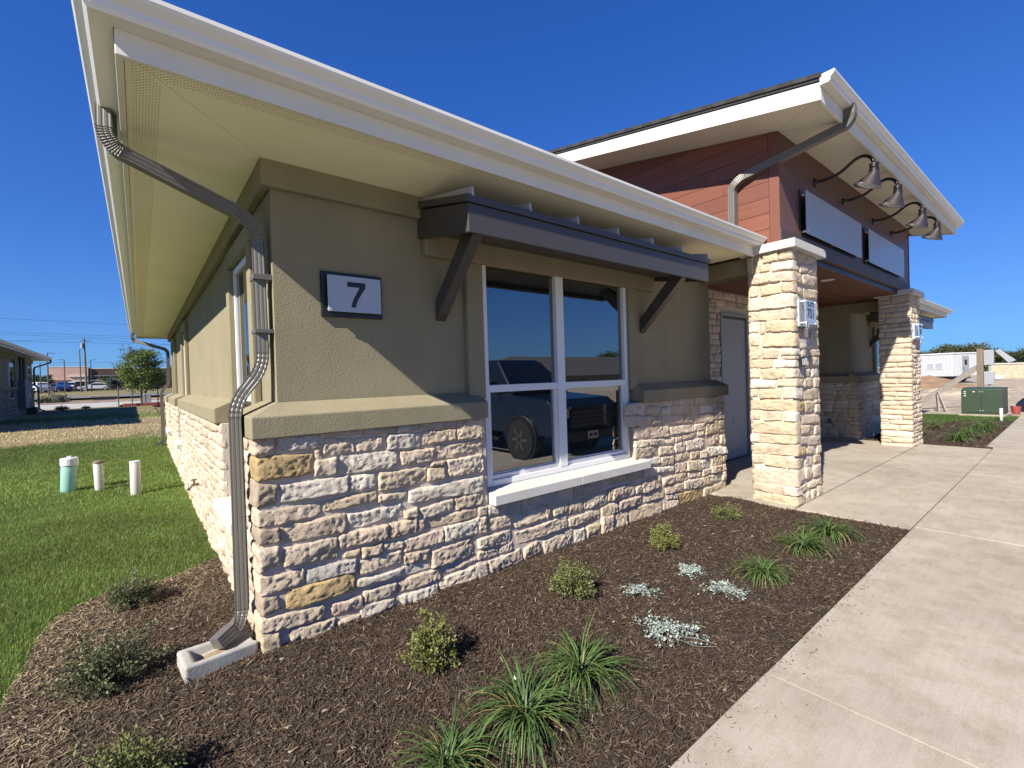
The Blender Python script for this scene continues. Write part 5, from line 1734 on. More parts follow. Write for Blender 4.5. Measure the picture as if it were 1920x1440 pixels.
# --- silver trailing ground cover
def make_silver(seed, arms, n, R):
    r = np.random.default_rng(seed)
    P, T = [], []
    st = MB()
    nd = 7
    for i in range(arms):
        a = r.uniform(0, 2*np.pi)
        L = R*r.uniform(0.35, 1.0)*(1.5 if r.uniform() < 0.12 else 1)
        pts = [np.array((0, 0, 0.012))]
        for k in range(6):
            a += r.normal(0, 0.28)
            q = pts[-1]+np.array((np.cos(a), np.sin(a), 0))*L/6
            q[2] = 0.010+0.018*r.uniform()*(1-k/6)
            pts.append(q)
        st.tube([tuple(p) for p in pts], 0.0014, 3, cap=False)
        for j in range(n):
            f = r.uniform(0, 5.99)
            k = int(f)
            c = pts[k]+(pts[k+1]-pts[k])*(f-k)+np.array((r.normal(0, 0.010), r.normal(0, 0.010), r.uniform(0.004, 0.028)))
            rad = r.uniform(0.0042, 0.0082)
            nn = np.array((r.normal(0, 0.45), r.normal(0, 0.45), 1.0))
            nn /= np.linalg.norm(nn)
            u = np.cross(nn, (1, 0.3, 0))
            u /= np.linalg.norm(u)
            v = np.cross(nn, u)
            ang = np.arange(6)/6*2*np.pi
            P.append(c+rad*(np.cos(ang)[:, None]*u+np.sin(ang)[:, None]*v)+nn*(0.0025*np.cos(2*ang))[:, None])
            T.append(np.array((0.40, 0.45, 0.40))*r.uniform(0.7, 1.25)+np.array((0, 0.01, 0.0)))
    P = np.array(P)
    me = fast_mesh('leaves', P.reshape(-1, 3), np.arange(len(P)*6).reshape(-1, 6), np.repeat(np.array(T), 6, axis=0))
    me.materials.append(M['silver'])
    ms = st.mesh('runners')
    ms.materials.append(M['silver_stem'])
    return me, ms
M['silver_stem'] = mat('grey_runner', (0.28, 0.29, 0.25), 0.8, var=0.1)
sv = [make_silver(31, 26, 26, 0.24), make_silver(32, 24, 26, 0.17), make_silver(33, 24, 24, 0.19)]
G4 = 'silver trailing ground cover patches'
for k, x, y, rz, s, lab in ((1, 2.86, -1.10, 0.3, 1.0, 'small silver ground cover patch closest to the stone wall'), (1, 2.27, -1.06, 2.0, 0.98, 'compact round silver patch beside the olive shrub'),
                       (2, 2.74, -1.46, 4.0, 1.05, 'silver ground cover patch between the lone strap-leaved clump and the largest patch'), (0, 1.95, -1.47, 1.2, 1.08, 'largest silver ground cover patch, star shaped with long runners')):
    place('silver_ground_cover', (('leaves', sv[k][0]), ('runners', sv[k][1])), lab, 'ground cover', (x, y, 0.006), rz, s, G4)

# ------------------------------------------------------------------ trees
def make_tree(seed, Hh, R, trunk_r, crown0, nb=46, nl=130, leaf=0.09, cols=((0.045, 0.080, 0.018), (0.135, 0.185, 0.045)), squash=1.0, cone=0.0):
    r = np.random.default_rng(seed)
    tr = MB()
    tr.tube([(0, 0, -0.1), (0.02, 0.0, Hh*0.25), (0.0, 0.03, Hh*0.55), (0.03, 0.0, Hh*0.9)], [trunk_r, trunk_r*0.85, trunk_r*0.55, trunk_r*0.12], 8)
    P, C = [], []
    for i in range(nb):
        a = r.uniform(0, 2*np.pi)
        z0 = crown0*0.8+(Hh*0.85-crown0*0.8)*r.uniform(0, 1)
        zf = (z0-crown0*0.8)/(Hh-crown0*0.8)
        rr = R*r.uniform(0.35, 1.08)*math.sqrt(max(0.06, 1-(2*zf-0.85)**2*0.75))*(1-cone*zf)
        tip = np.array((np.cos(a)*rr, np.sin(a)*rr*squash, min(Hh, z0+r.uniform(0.05, 0.35)*R)))
        tr.tube([(0.01, 0.01, z0*0.92), tuple(np.array((0, 0, z0))*0.5+tip*0.5), tuple(tip)], [trunk_r*0.3, trunk_r*0.16, trunk_r*0.05], 4, cap=False)
        g = r.uniform(0.0, 0.6)
        cl_r = R*r.uniform(0.14, 0.26)
        n = int(nl*r.uniform(0.6, 1.3))
        d = r.normal(0, 1, (n, 3))*np.array((1, 1, 0.75))*cl_r*0.6
        f = r.uniform(0.55, 1.05, n)[:, None]
        P.append(np.array((0, 0, z0))*(1-f)+tip*f+d)
        C.append(np.array(cols[0])+(np.array(cols[1])-np.array(cols[0]))*np.clip(g+r.uniform(0, 0.45, n), 0, 1)[:, None])
    pts, col = np.vstack(P), np.vstack(C)
    Q, col = leaf_cloud(pts, np.tile((0, 0, -0.1), (len(pts), 1)), leaf, leaf*0.55, col, 1.0)
    me = fast_mesh('crown', Q.reshape(-1, 3), np.arange(len(Q)*4).reshape(-1, 4), np.repeat(col, 4, axis=0))
    me.materials.append(M['leaf'])
    mt = tr.mesh('trunk')
    mt.materials.append(M['bark'])
    return me, mt

def tree(name, mm, lab, loc, rz=0.0, sc=1.0, group=None):
    return place(name, (('crown', mm[0]), ('trunk', mm[1])), lab, 'tree', loc, rz, sc, group, kinds=('stuff', None))

oak = make_tree(51, 4.25, 1.55, 0.065, 1.05, nb=80, nl=150, leaf=0.115, cols=((0.065, 0.105, 0.02), (0.23, 0.29, 0.06)), cone=0.35)
tx, ty = -0.45, 37.0
tree('young_oak', oak, 'young leafy oak held by stakes beside the red kerb', (tx, ty, hz(tx, ty)), 0.4)
for dx, dy, lab in ((-1.15, -1.2, 'dark tree stake in the lawn, on the driveway side of the young oak'), (0.9, 0.3, 'thin tree stake between the young oak and the office downspout'), (-0.5, 1.3, 'thin tree stake behind the young oak')):
    t = thing('tree_stake', lab, 'stake', (tx+dx, ty+dy, hz(tx+dx, ty+dy)), group='stakes round the young oak')
    MB().tube([(0, 0, -0.2), (0, 0, 1.35)], 0.035, 6).build('post', M['steel'], t)
    MB().tube([(0, 0, 1.25), (-dx*0.95, -dy*0.95, 1.35)], 0.008, 4).build('tie', M['wire'], t)

# ------------------------------------------------------------------ neighbouring building on the left
M['shaded_cabinet_grey'] = mat('shaded_cabinet_grey', (0.17, 0.175, 0.18), 0.6, var=0.06)  # galvanised grey darkened, the shade here put into its colour
nx1, ny0, ny1, nz = -5.15, 18.6, 33.6, 0.55
nb = thing('neighbour_building', 'shaded tan office with cream eaves, meter boxes and grey downspout across the lawn', 'building', (0, 0, 0))
box('wall', M['stucco'], nb, -22, nx1, ny0, ny1, nz+1.2, nz+2.95)
m = MB().box(-22.05, nx1+0.05, ny0-0.05, ny1+0.05, nz-0.6, nz+1.24)
nw = m.build('stone_wainscot', mat('shaded_mortar', (0.30, 0.25, 0.20), 0.95, var=0.1), nb)  # darker copy of the mortar, with the wall's shade painted in
stone_mass('stone_courses', [(q, 'right', nx1+0.05, 7000+i, dict(res=0.12, nmax=4, depth=0.02)) for i, q in enumerate(ashlar(ny0, ny1, nz-0.3, nz+1.24, 71, hmin=0.12, hmax=0.22, wmin=0.25, wmax=0.6))], nw, (0.5, 0.46, 0.42))  # last argument darkens the stones: shade put into their tint
box('ledge', M['stucco'], nb, -22.1, nx1+0.10, ny0-0.1, ny1+0.1, nz+1.25, nz+1.38)
box('frieze_band', M['stucco'], nb, -22.05, nx1+0.05, ny0-0.05, ny1+0.05, nz+2.7, nz+2.90)
for a, b in ((27.4, 28.3), (31.9, 32.7), (22.5, 23.4)):
    f = box('window', M['frame'], nb, nx1-0.01, nx1+0.06, a, b, nz+0.8, nz+2.5)
    box('pane', M['glass'], f, nx1+0.05, nx1+0.068, a+0.08, b-0.08, nz+0.88, nz+2.42)
box('pilaster', M['stucco'], nb, nx1-0.02, nx1+0.09, 28.5, 28.9, nz+1.38, nz+2.7)
box('soffit', M['cream_s'], nb, -22.6, nx1+0.60, ny0-0.6, ny1+0.60, nz+2.9, nz+2.93)
box('fascia', M['cream'], nb, -22.63, nx1+0.63, ny0-0.63, ny1+0.63, nz+2.88, nz+3.05)
m = MB().prism([(nx1+0.632, nz+2.96), (nx1+0.71, nz+2.96), (nx1+0.76, nz+3.07), (nx1+0.632, nz+3.07)], 'y', ny0-0.7, ny1+0.74)
m.build('gutter', M['gutter'], nb, fix=True)
m = MB()
e = nz+3.05
m.add([(-22.7, ny0-0.66, e), (nx1+0.66, ny0-0.66, e), (nx1+0.66, ny1+0.66, e), (-22.7, ny1+0.66, e), (-15, 26.1, e+2.6), (-12.5, 26.1, e+2.6)], [(0, 1, 5, 4), (1, 2, 5), (2, 3, 4, 5), (3, 0, 4), (0, 3, 2, 1)])
m.build('roof', M['shingle'], nb)
spout('downspout', [(nx1+0.69, ny1+0.66, nz+2.98), (nx1+0.69, ny1+0.64, nz+2.80), (nx1+0.10, ny1+0.10, nz+2.50), (nx1+0.07, ny1+0.06, nz+2.40), (nx1+0.07, ny1+0.06, nz+1.55), (nx1+0.2, ny1+0.16, nz+1.32), (nx1+0.2, ny1+0.16, nz+0.15), (nx1+0.45, ny1+0.16, nz+0.05)], (0, 1, 0), corner=0.1, parent=nb)
for k, (a, b, z0, z1, dpt) in enumerate(((29.0, 30.2, 0.35, 1.75, 0.28), (30.3, 30.6, 0.3, 1.75, 0.16), (30.9, 31.3, 1.2, 1.7, 0.2), (31.0, 31.7, -0.1, 0.35, 0.4))):
    box('meter_cabinet', M['shaded_cabinet_grey'] if k != 3 else M['green_box'], nb, nx1+0.02, nx1+0.05+dpt, a, b, nz+z0, nz+z1, bevel=0.02)
for a in (29.6, 30.45):
    MB().tube([(nx1+0.12, a, nz+1.7), (nx1+0.12, a, nz+2.9)], 0.06, 8).build('conduit', M['steel'], nb)

# ------------------------------------------------------------------ driveway, beds, street on the left
def strip(name, x0, x1, y0, y1, dz, m, nx=12, ny=6, **k):
    return sheet(name, np.linspace(x0, x1, nx), np.linspace(y0, y1, ny), dz, m, **k)
strip('driveway', -40, -1.6, 36.0, 50.0, 0.016, M['drive'])
strip('driveway', -1.6, 26, 40.0, 50.0, 0.018, M['drive'])
M['redbed'] = mat('red_gravel', (0.30, 0.17, 0.13), 1.0, var=0.25, vscale=6)
strip('gravel_bed', -40, 26, 50.15, 54.5, 0.06, M['redbed'])
box('kerb', M['walk'], None, -40, 26, 50.0, 50.16, 0.55, 0.76, kind='structure', bevel=0.02)
M['road'] = mat('asphalt', (0.16, 0.155, 0.15), 0.95, var=0.15, vscale=2)
strip('road', -120, 28, 63.0, 70.0, 0.02, M['road'], nx=20)
box('kerb', M['red'], None, -1.45, 9, 38.4, 38.6, 0.45, 0.70, kind='structure', bevel=0.03)
box('traffic_island', M['drive'], None, -1.4, 9, 38.62, 39.9, 0.45, 0.69, kind='structure')
# cabinet and pipe by the oak
t = thing('utility_cabinet', 'pale grey concrete utility cabinet behind the young oak', 'cabinet', (-0.2, 39.4, 0.72))
box('left_face', mat('pale_concrete_box', (0.40, 0.40, 0.38), 0.9, var=0.1), t, -0.28, -0.02, -0.3, 0.3, -0.05, 0.62, bevel=0.03)
box('right_face', M['galv'], t, -0.018, 0.3, -0.28, 0.3, -0.05, 0.62, bevel=0.03)
MB().lathe([(0.07, 0.61), (0.07, 0.72), (0.12, 0.74), (0.12, 0.80), (0.06, 0.95)], 10, (0.0, 0, 0)).build('riser', M['steel'], t)
# low shrubs by the driveway
G5 = 'shrubs along the far driveway'
sg = make_shrub(61, 0.75, 0.85, ((0.10, 0.12, 0.10), (0.24, 0.27, 0.22)), nst=80, nleaf=26, leafL=0.09, leafW=0.05)
so = make_shrub(62, 0.65, 0.75, ((0.06, 0.075, 0.02), (0.17, 0.17, 0.06)), nst=80, nleaf=26, leafL=0.08, leafW=0.04)
for mm, x, y, s, lab in ((sg, -6.05, 53.0, 1.15, 'silver-grey bush in the gravel bed beyond the driveway'), (so, -6.75, 51.6, 1.1, 'olive green bush at the kerb beyond the driveway'), (so, -6.9, 36.2, 1.3, 'dark bush at the shaded corner of the neighbouring building')):
    place('bush', (('foliage', mm[0]), ('stems', mm[1])), lab, 'bush', (x, y, hz(x, y)), 0.3, s, G5)
for x, y, s, lab in ((-4.1, 34.5, 0.75, 'small black-looking clipped shrub in the shade by the driveway edge, the larger of two'), (-3.1, 35.1, 0.5, 'small dark clipped shrub by the driveway edge, the smaller of two')):
    place('bush', (('foliage', sC[0]), ('stems', sC[1])), lab, 'bush', (x, y, hz(x, y)), 0.3, (s*2.6, s*1.6), G5)
t = thing('drain_inlet', 'low concrete drain inlet in the dry grass beyond the driveway', 'drain', (-3.3, 58.5, hz(-3, 58.5)))
box('hood', M['walk'], t, -1.1, 1.1, -0.5, 0.5, 0.22, 0.42, bevel=0.03)
box('base', M['road'], t, -0.8, 0.8, -0.4, 0.4, -0.2, 0.22)

# ------------------------------------------------------------------ cars
def make_car(name, lab, loc, rz, col, kind='sedan', group='cars parked along the street'):
    t = thing(name, lab, 'car', loc, rz, group)
    pm = mat('car_paint_'+name, col, 0.25, var=0.03, spec=0.6)
    if kind == 'suv':
        L, W, bt, top = 4.6, 1.86, 1.02, 1.68
        low = [(-2.3, 0.35), (2.28, 0.35), (2.3, 0.75), (2.2, 0.95), (1.15, bt), (-2.2, bt+0.05), (-2.3, 0.8)]
        cab = [(-2.15, bt), (1.2, bt), (0.45, top-0.05), (0.1, top), (-1.7, top-0.02), (-1.95, top-0.1)]
    else:
        L, W, bt, top = 4.7, 1.80, 0.92, 1.44
        low = [(-2.35, 0.32), (2.33, 0.32), (2.35, 0.62), (2.2, 0.78), (0.95, bt), (-1.6, bt), (-2.3, bt-0.04), (-2.36, 0.65)]
        cab = [(-1.85, bt-0.01), (1.05, bt-0.01), (0.3, top-0.05), (-0.1, top), (-0.8, top-0.01), (-1.2, top-0.1)]
    h = W/2
    m = MB()
    n = len(low)
    vs = [(x, s*(h-(0.0 if z < 0.8 else 0.06)), z) for s in (-1, 1) for x, z in low]
    m.add(vs, [tuple(range(n)), tuple(range(n, 2*n))[::-1]]+[(i, n+i, n+(i+1) % n, (i+1) % n) for i in range(n)])
    m.build('body', pm, t, bevel=0.06, fix=True)
    m = MB()
    n = len(cab)
    vs = [(x, s*(h-0.08-(z-bt)*0.32), z) for s in (-1, 1) for x, z in cab]
    m.add(vs, [tuple(range(n)), tuple(range(n, 2*n))[::-1]]+[(i, n+i, n+(i+1) % n, (i+1) % n) for i in range(n)])
    m.build('cabin', pm, t, bevel=0.05, fix=True)
    for s in (-1, 1):
        g = [(cab[0][0]+0.35, bt+0.06), (cab[1][0]-0.28, bt+0.06), (cab[2][0]-0.05, top-0.12), (cab[-1][0]+0.12, top-0.14)]
        y = lambda z: s*(h-0.08-(z-bt)*0.32+0.006)
        f = (0, 1, 2, 3) if s < 0 else (3, 2, 1, 0)
        MB().add([(x, y(z), z) for x, z in g], [f]).build('side_window', M['carglass'], t)
    for (a, b, sg_) in ((cab[1], cab[2], 1), (cab[0], cab[-1], -1)):
        w0, w1 = h-0.18, h-0.30
        q = [(a[0]+0.012*sg_-0.06*sg_, -w0, a[1]+0.06), (a[0]+0.012*sg_-0.06*sg_, w0, a[1]+0.06), (b[0]+0.03*sg_, w1, b[1]-0.04), (b[0]+0.03*sg_, -w1, b[1]-0.04)]
        MB().add(q, [(0, 1, 2, 3)]).build('windscreen', M['carglass'], t)
    for sx in (-1.4, 1.4):
        for s in (-1, 1):
            R_ = Matrix(((1, 0, 0), (0, 0, 1), (0, 1, 0)))
            w_ = MB().lathe([(0.22, -0.11), (0.33, -0.10), (0.34, 0.0), (0.33, 0.10), (0.22, 0.11)], 18, (sx, s*(h-0.10), 0.34), M=R_).build('wheel', M['tyre'], t, fix=True)
            MB().lathe([(0.21, -0.115), (0.21, 0.115)], 14, (sx, s*(h-0.10), 0.34), M=R_).build('rim', M['galv'], w_, fix=True)
    for s in (-1, 1):
        box('headlight', M['lamp'], t, 2.2, 2.34, s*(h-0.3)-0.18, s*(h-0.3)+0.18, 0.62, 0.76, bevel=0.02)
        box('tail_light', M['redlamp'], t, -2.37, -2.25, s*(h-0.25)-0.15, s*(h-0.25)+0.15, 0.72, 0.88, bevel=0.02)
    return t
def gz(x, y):
    return hz(x, y)-0.18
make_car('parked_suv', 'white compact suv seen from behind at the end of the neighbouring building', (-13.3, 102, gz(-13, 102)), math.radians(118), (0.75, 0.76, 0.78), 'suv')
make_car('parked_sedan', 'dark grey-green sedan between the white suv and the blue car', (-11.6, 106.3, gz(-11, 106)), math.radians(172), (0.06, 0.075, 0.07))
make_car('parked_hatchback', 'blue car parked in front of a white one on the far street', (-10.7, 105.5, gz(-9.5, 105)), math.radians(100), (0.03, 0.09, 0.30), 'suv')
make_car('parked_sedan', 'white car half hidden behind the blue car on the far street', (-10.2, 112, gz(-8.9, 112)), math.radians(172), (0.75, 0.76, 0.78), 'suv')
make_car('parked_sedan', 'black car beside the utility pole on the far street', (-8.9, 112, gz(-7, 112)), math.radians(95), (0.02, 0.02, 0.025), 'suv')
make_car('parked_sedan', 'silver sedan between the utility pole and the tan crate', (-6.6, 108.5, gz(-6.6, 108)), math.radians(175), (0.5, 0.52, 0.54))
t = thing('storage_crate', 'tan wooden storage crate beyond the dry field', 'crate', (-5.7, 108.6, hz(-5.7, 108)-0.1))
box('panel', mat('tan_plywood', (0.34, 0.22, 0.09), 0.8, var=0.15), t, -0.9, 0.9, -0.7, 0.7, 0.25, 1.5, bevel=0.02)
box('pallet', M['paleboard'], t, -1.0, 1.0, -0.8, 0.8, 0.0, 0.24)
spr = make_tree(63, 2.1, 0.95, 0.08, 0.2, nb=50, nl=80, leaf=0.16, cols=((0.05, 0.09, 0.08), (0.13, 0.20, 0.17)))
tree('blue_spruce', spr, 'blue-green bush beside the tan crate beyond the field', (-4.2, 101.8, hz(-4, 101)-0.15))
dk = make_tree(64, 3.0, 1.5, 0.10, 0.6, nb=46, nl=90, leaf=0.22, cols=((0.035, 0.055, 0.022), (0.10, 0.13, 0.05)))
for x, y, s, lab in ((-15.5, 128, 1.15, 'dark green tree before the tan end of the brick building'), (-6.0, 128, 1.0, 'dark tree behind the utility pole'), (-2.2, 130, 1.25, 'round dark tree before the dark wing of the brick building'), (3.5, 125, 1.5, 'dark tree behind the young oak, by the brick building'), (-19.5, 132, 1.2, 'green tree at the low end of the brick building'), (6.5, 118, 1.6, 'dark tree farthest along the dark brick wing')):
    tree('street_tree', dk, lab, (x, y, hz(x, y)-0.2), x, s, 'trees before the brick building')

# ------------------------------------------------------------------ big brick building, poles and wires
bb = thing('brick_building', 'long flat-roofed brick building beyond the street, salmon wing and dark wing', 'building', (0, 190, 2.0))
box('salmon_wing', mat_brick('salmon_brick', (0.74, 0.48, 0.36)), bb, -21.5, -12.6, -1.0, 10, -0.2, 7.1)
box('dark_wing', mat_brick('dark_brick', (0.105, 0.062, 0.052)), bb, -12.59, 42, -0.4, 9, -0.2, 6.6)
box('low_wing', mat_brick('brown_brick', (0.20, 0.10, 0.085)), bb, -30, -16.5, -6, -1.05, -0.2, 3.2)
for a, b, y, z in ((-21.6, -12.5, -1.06, 7.1), (-12.62, 42.1, -0.46, 6.6), (-30.1, -21.6, -6.1, 4.0)):
    box('parapet_cap', M['cream'], bb, a, b, y, y+1.2, z, z+0.22)
for a, b, z in ((-17.0, -12.7, 4.2), (-20.5, -12.7, 2.75), (-16.8, -12.7, 1.4)):
    box('canopy_band', M['cream'], bb, a, b, -1.5, -1.02, z, z+0.5)
box('canopy_band', M['cream'], bb, -12.4, 10, -0.9, -0.42, 2.75, 3.2)
box('canopy_band', M['galv'], bb, -12.4, 30, -0.6, -0.42, 4.35, 4.5)
for k in range(7):
    box('window', M['carglass'], bb, -12.0+k*2.6, -10.4+k*2.6, -0.46, -0.38, 0.9, 2.3)
for k in range(3):
    box('window', M['carglass'], bb, -16.3+k*1.25, -15.4+k*1.25, -1.05, -0.98, 0.5, 1.3)
box('entry_porch', M['cream'], bb, -3.6, 0.2, -4.0, -0.47, 3.6, 4.2)
for x in (-3.3, -0.1):
    box('porch_post', M['cream'], bb, x-0.25, x+0.25, -3.9, -3.4, -0.2, 3.6)

pl = thing('utility_pole', 'tall wooden utility pole with transformer beyond the field', 'pole', (-7.4, 101.6, hz(-7.4, 101.6)-0.25))
MB().tube([(0, 0, -0.3), (-0.05, 0, 8.9)], [0.17, 0.11], 8).build('mast', M['pole'], pl)
MB().tube([(-0.32, 0, 7.3), (-0.32, 0, 8.1)], 0.22, 8).build('transformer_can', M['galv'], pl)
MB().beam((-0.6, 0, 8.55), (0.8, 0, 8.5), 0.1, 0.1).build('crossarm', M['pole'], pl)
for lab, x, y, hh, arm in (('dark street light pole standing right beside the wooden utility pole', -7.7, 96.6, 6.9, 0.15), ('street light with single arm behind the corner of the neighbouring eave', -9.7, 81.4, 5.6, 0.75), ('street light with arm before the salmon brick wing', -9.95, 101.5, 5.4, -0.7), ('street light with arm before the dark brick wing', -6.75, 101.7, 5.4, 0.7), ('thin street light half hidden behind the neighbouring downspout', -12.0, 95, 4.6, 0.2)):
    t = thing('street_light', lab, 'street light', (x, y, hz(x, y)-0.25), group='street lights round the far parking lot')
    MB().tube([(0, 0, -0.2), (0, 0, hh)], [0.09, 0.06], 8).build('pole', M['steel'], t)
    MB().beam((0, 0, hh-0.05), (arm, 0, hh-0.03), 0.12, 0.07).build('lamp_head', M['steel'], t)
def wire(lab, p, q, sag):
    pts = []
    for k in range(17):
        f = k/16
        pts.append(tuple(Vector(p)*(1-f)+Vector(q)*f-Vector((0, 0, sag*4*f*(1-f)))))
    o = MB().tube(pts, 0.018, 4).build('power_line', M['wire'])
    tag(o, lab, 'wire', 'power lines')
WL = 'power line, one of several crossing the sky behind the office'
for z0, z1, yy in ((14.6, 13.4, 107), (12.2, 11.4, 107), (11.75, 11.1, 107), (10.0, 10.0, 101.6)):
    wire(WL, (-60, yy, z0+0.3), (40, yy, z1), 0.35)
wire(WL, (-60, 101.2, 9.9), (-7.4, 101.6, 10.6), 1.2)
wire(WL, (-7.4, 101.6, 10.6), (40, 101.2, 9.4), 0.9)
wire(WL, (-60, 118, 7.6), (40, 118, 7.2), 0.2)

# ------------------------------------------------------------------ right background: building site
sheet('dirt_ground', np.linspace(19.0, 140, 60), np.linspace(-30, 40, 40), -0.07, M['dirt'], amp=0.05, sc=0.6)
t = thing('transformer', 'dark green pad-mounted transformer box with two doors', 'transformer', (19.62, -1.14, 0.0), math.radians(-94))
# local x runs along the doors; they face -y
box('pad', M['walk'], t, -0.52, 0.52, -0.12, 1.0, -0.1, 0.06, bevel=0.01)
m = MB().prism([(0.0, 0.05), (0.85, 0.05), (0.85, 0.88), (0.2, 0.88), (0.0, 0.83)], 'x', -0.45, 0.45)
m.build('cabinet', M['green_box'], t, bevel=0.012, fix=True)
for a, b in ((-0.44, -0.004), (0.004, 0.44)):
    d = box('door_panel', M['green_box'], t, a, b, -0.016, 0.002, 0.12, 0.82, bevel=0.004)
    for z in (0.18, 0.76):
        box('bolt', M['galv'], d, (a if a > 0 else b)-0.015 + (0.03 if a > 0 else -0.02), (a if a > 0 else b)+0.015+(0.03 if a > 0 else -0.02), -0.024, -0.015, z-0.015, z+0.015)
for x, z in ((-0.36, 0.76), (-0.36, 0.70), (-0.36, 0.63), (-0.16, 0.76)):
    box('decal', M['white'], t, x-0.025, x+0.025, -0.0185, -0.0165, z-0.012, z+0.012)
t = thing('marker_pipe', 'short white pipe stub in grass before the green transformer', 'pipe', (18.3, -1.66, 0.0))
MB().tube([(0, 0, -0.1), (0, 0, 0.34)], 0.035, 12).build('pipe', M['pvc'], t, smooth=True)
MB().lathe([(0.039, 0.30), (0.039, 0.345), (0.03, 0.352)], 12).build('cap', M['white'], t)
t = thing('bucket', 'small red bucket on the dirt by the transformer', 'bucket', (20.6, -1.80, 0.02))
MB().lathe([(0.09, 0.0), (0.12, 0.24), (0.125, 0.25), (0.11, 0.25), (0.085, 0.02)], 16, capt=True).build('pail', M['red'], t)
P, _ = smooth_path([(-0.12, 0, 0.23), (-0.11, 0.05, 0.33), (0.11, 0.05, 0.33), (0.12, 0, 0.23)], 0.05, 4)
MB().tube(P, 0.006, 6).build('handle', M['galv'], t)

# temporary power post with panels and timber brace
t = thing('temporary_power_post', 'brown timber post carrying grey meter boxes and an open panel door', 'post', (23.4, -0.76, -0.05))
MB().box(-0.11, 0.06, -0.09, 0.08, -0.1, 2.22).build('post', M['lumber'], t, bevel=0.01)
box('panel_box', M['galv'], t, -0.12, 0.02, -0.36, -0.10, 1.62, 2.16, bevel=0.01)
MB().hexa([(-0.10, -0.72, 1.68), (-0.08, -0.70, 1.68), (-0.06, -0.37, 2.12), (-0.08, -0.39, 2.12)], [(-0.10, -0.90, 1.76), (-0.08, -0.88, 1.76), (-0.06, -0.48, 2.18), (-0.08, -0.50, 2.18)]).build('panel_door', M['galv'], t, fix=True)
box('meter_box', M['galv'], t, -0.13, 0.03, -0.37, -0.10, 0.92, 1.38, bevel=0.01)
MB().tube([(-0.05, -0.38, 1.15), (-0.05, -0.58, 1.15)], 0.085, 12).build('meter', M['white'], t)
for a, b in ((1.38, 1.62), (0.0, 0.92)):
    MB().tube([(-0.05, -0.24, a), (-0.05, -0.24, b)], 0.035, 8).build('conduit', M['galv'], t)
t = thing('timber_brace', 'weathered grey timber brace leaning from the ground to the power post', 'brace', (22.2, 0.7, 0.0))
MB().beam((-0.05, 0.35, -0.05), (1.17, -1.40, 1.50), 0.06, 0.17).build('rail', M['paleboard'], t)
MB().beam((-0.45, -0.55, -0.1), (-0.35, -0.50, 0.55), 0.05, 0.12).build('stake', M['paleboard'], t)
MB().beam((-0.45, -0.75, -0.08), (0.15, -0.45, 0.62), 0.05, 0.12).build('stake', M['paleboard'], t)
MB().beam((-0.10, 0.05, -0.1), (-0.05, 0.05, 0.55), 0.05, 0.09).build('stake', M['paleboard'], t)

# site office trailer
t = thing('site_trailer', 'white ribbed site office trailer with a two-part window', 'trailer', (57.2, 4.35, 0.0), math.radians(-25))
wt = mat('white_siding', (0.60, 0.61, 0.62), 0.5, var=0.04)
tl = box('body', wt, t, 0.0, 3.2, 0.0, 11.0, 0.55, 2.62, bevel=0.03)
for k in range(44):
    box('rib', wt, tl, -0.022, 0.004, 0.12+k*0.25, 0.17+k*0.25, 0.62, 2.5)
for k in range(10):
    box('rib', wt, tl, 0.2+k*0.3, 0.24+k*0.3, -0.02, 0.004, 0.62, 2.5)
box('roof_edge', M['white'], t, -0.06, 3.26, -0.06, 11.06, 2.6, 2.72, bevel=0.02)
for a in (0.72, 1.42):
    f = box('window', M['frame'], t, -0.05, -0.018, a, a+0.68, 1.22, 1.86)
    box('pane', M['signface'], f, -0.058, -0.045, a+0.05, a+0.63, 1.27, 1.81)
f = box('door', M['galv'], t, 1.2, 2.0, -0.05, -0.018, 0.6, 2.4)
box('door_window', M['carglass'], f, 1.45, 1.75, -0.058, -0.048, 1.55, 2.05)
box('skid', M['black'], t, 0.3, 2.9, 0.4, 10.6, 0.25, 0.54)
for y in (1.0, 4.5, 5.5, 9):
    for x in (0.35, 2.8):
        MB().lathe([(0.2, -0.1), (0.36, -0.08), (0.36, 0.08), (0.2, 0.1)], 14, (x, y, 0.36), M=Matrix(((0, 0, 1), (0, 1, 0), (1, 0, 0)))).build('wheel', M['tyre'], t, fix=True)
st = MB()
for k in range(4):
    st.box(1.1, 2.1, -0.35-0.28*k, -0.07-0.28*k, 0.45-0.14*k, 0.49-0.14*k)
st.build('steps', M['galv'], t)
P, _ = smooth_path([(1.1, -1.2, 0.0), (1.1, -1.2, 1.1), (1.1, -0.1, 1.5), (1.1, -0.05, 0.6)], 0.1, 3)
MB().tube(P, 0.03, 6).build('handrail', M['galv'], t)
MB().tube([(1.5, 6, 2.7), (1.5, 6, 5.6)], 0.03, 6).build('antenna', M['steel'], t)

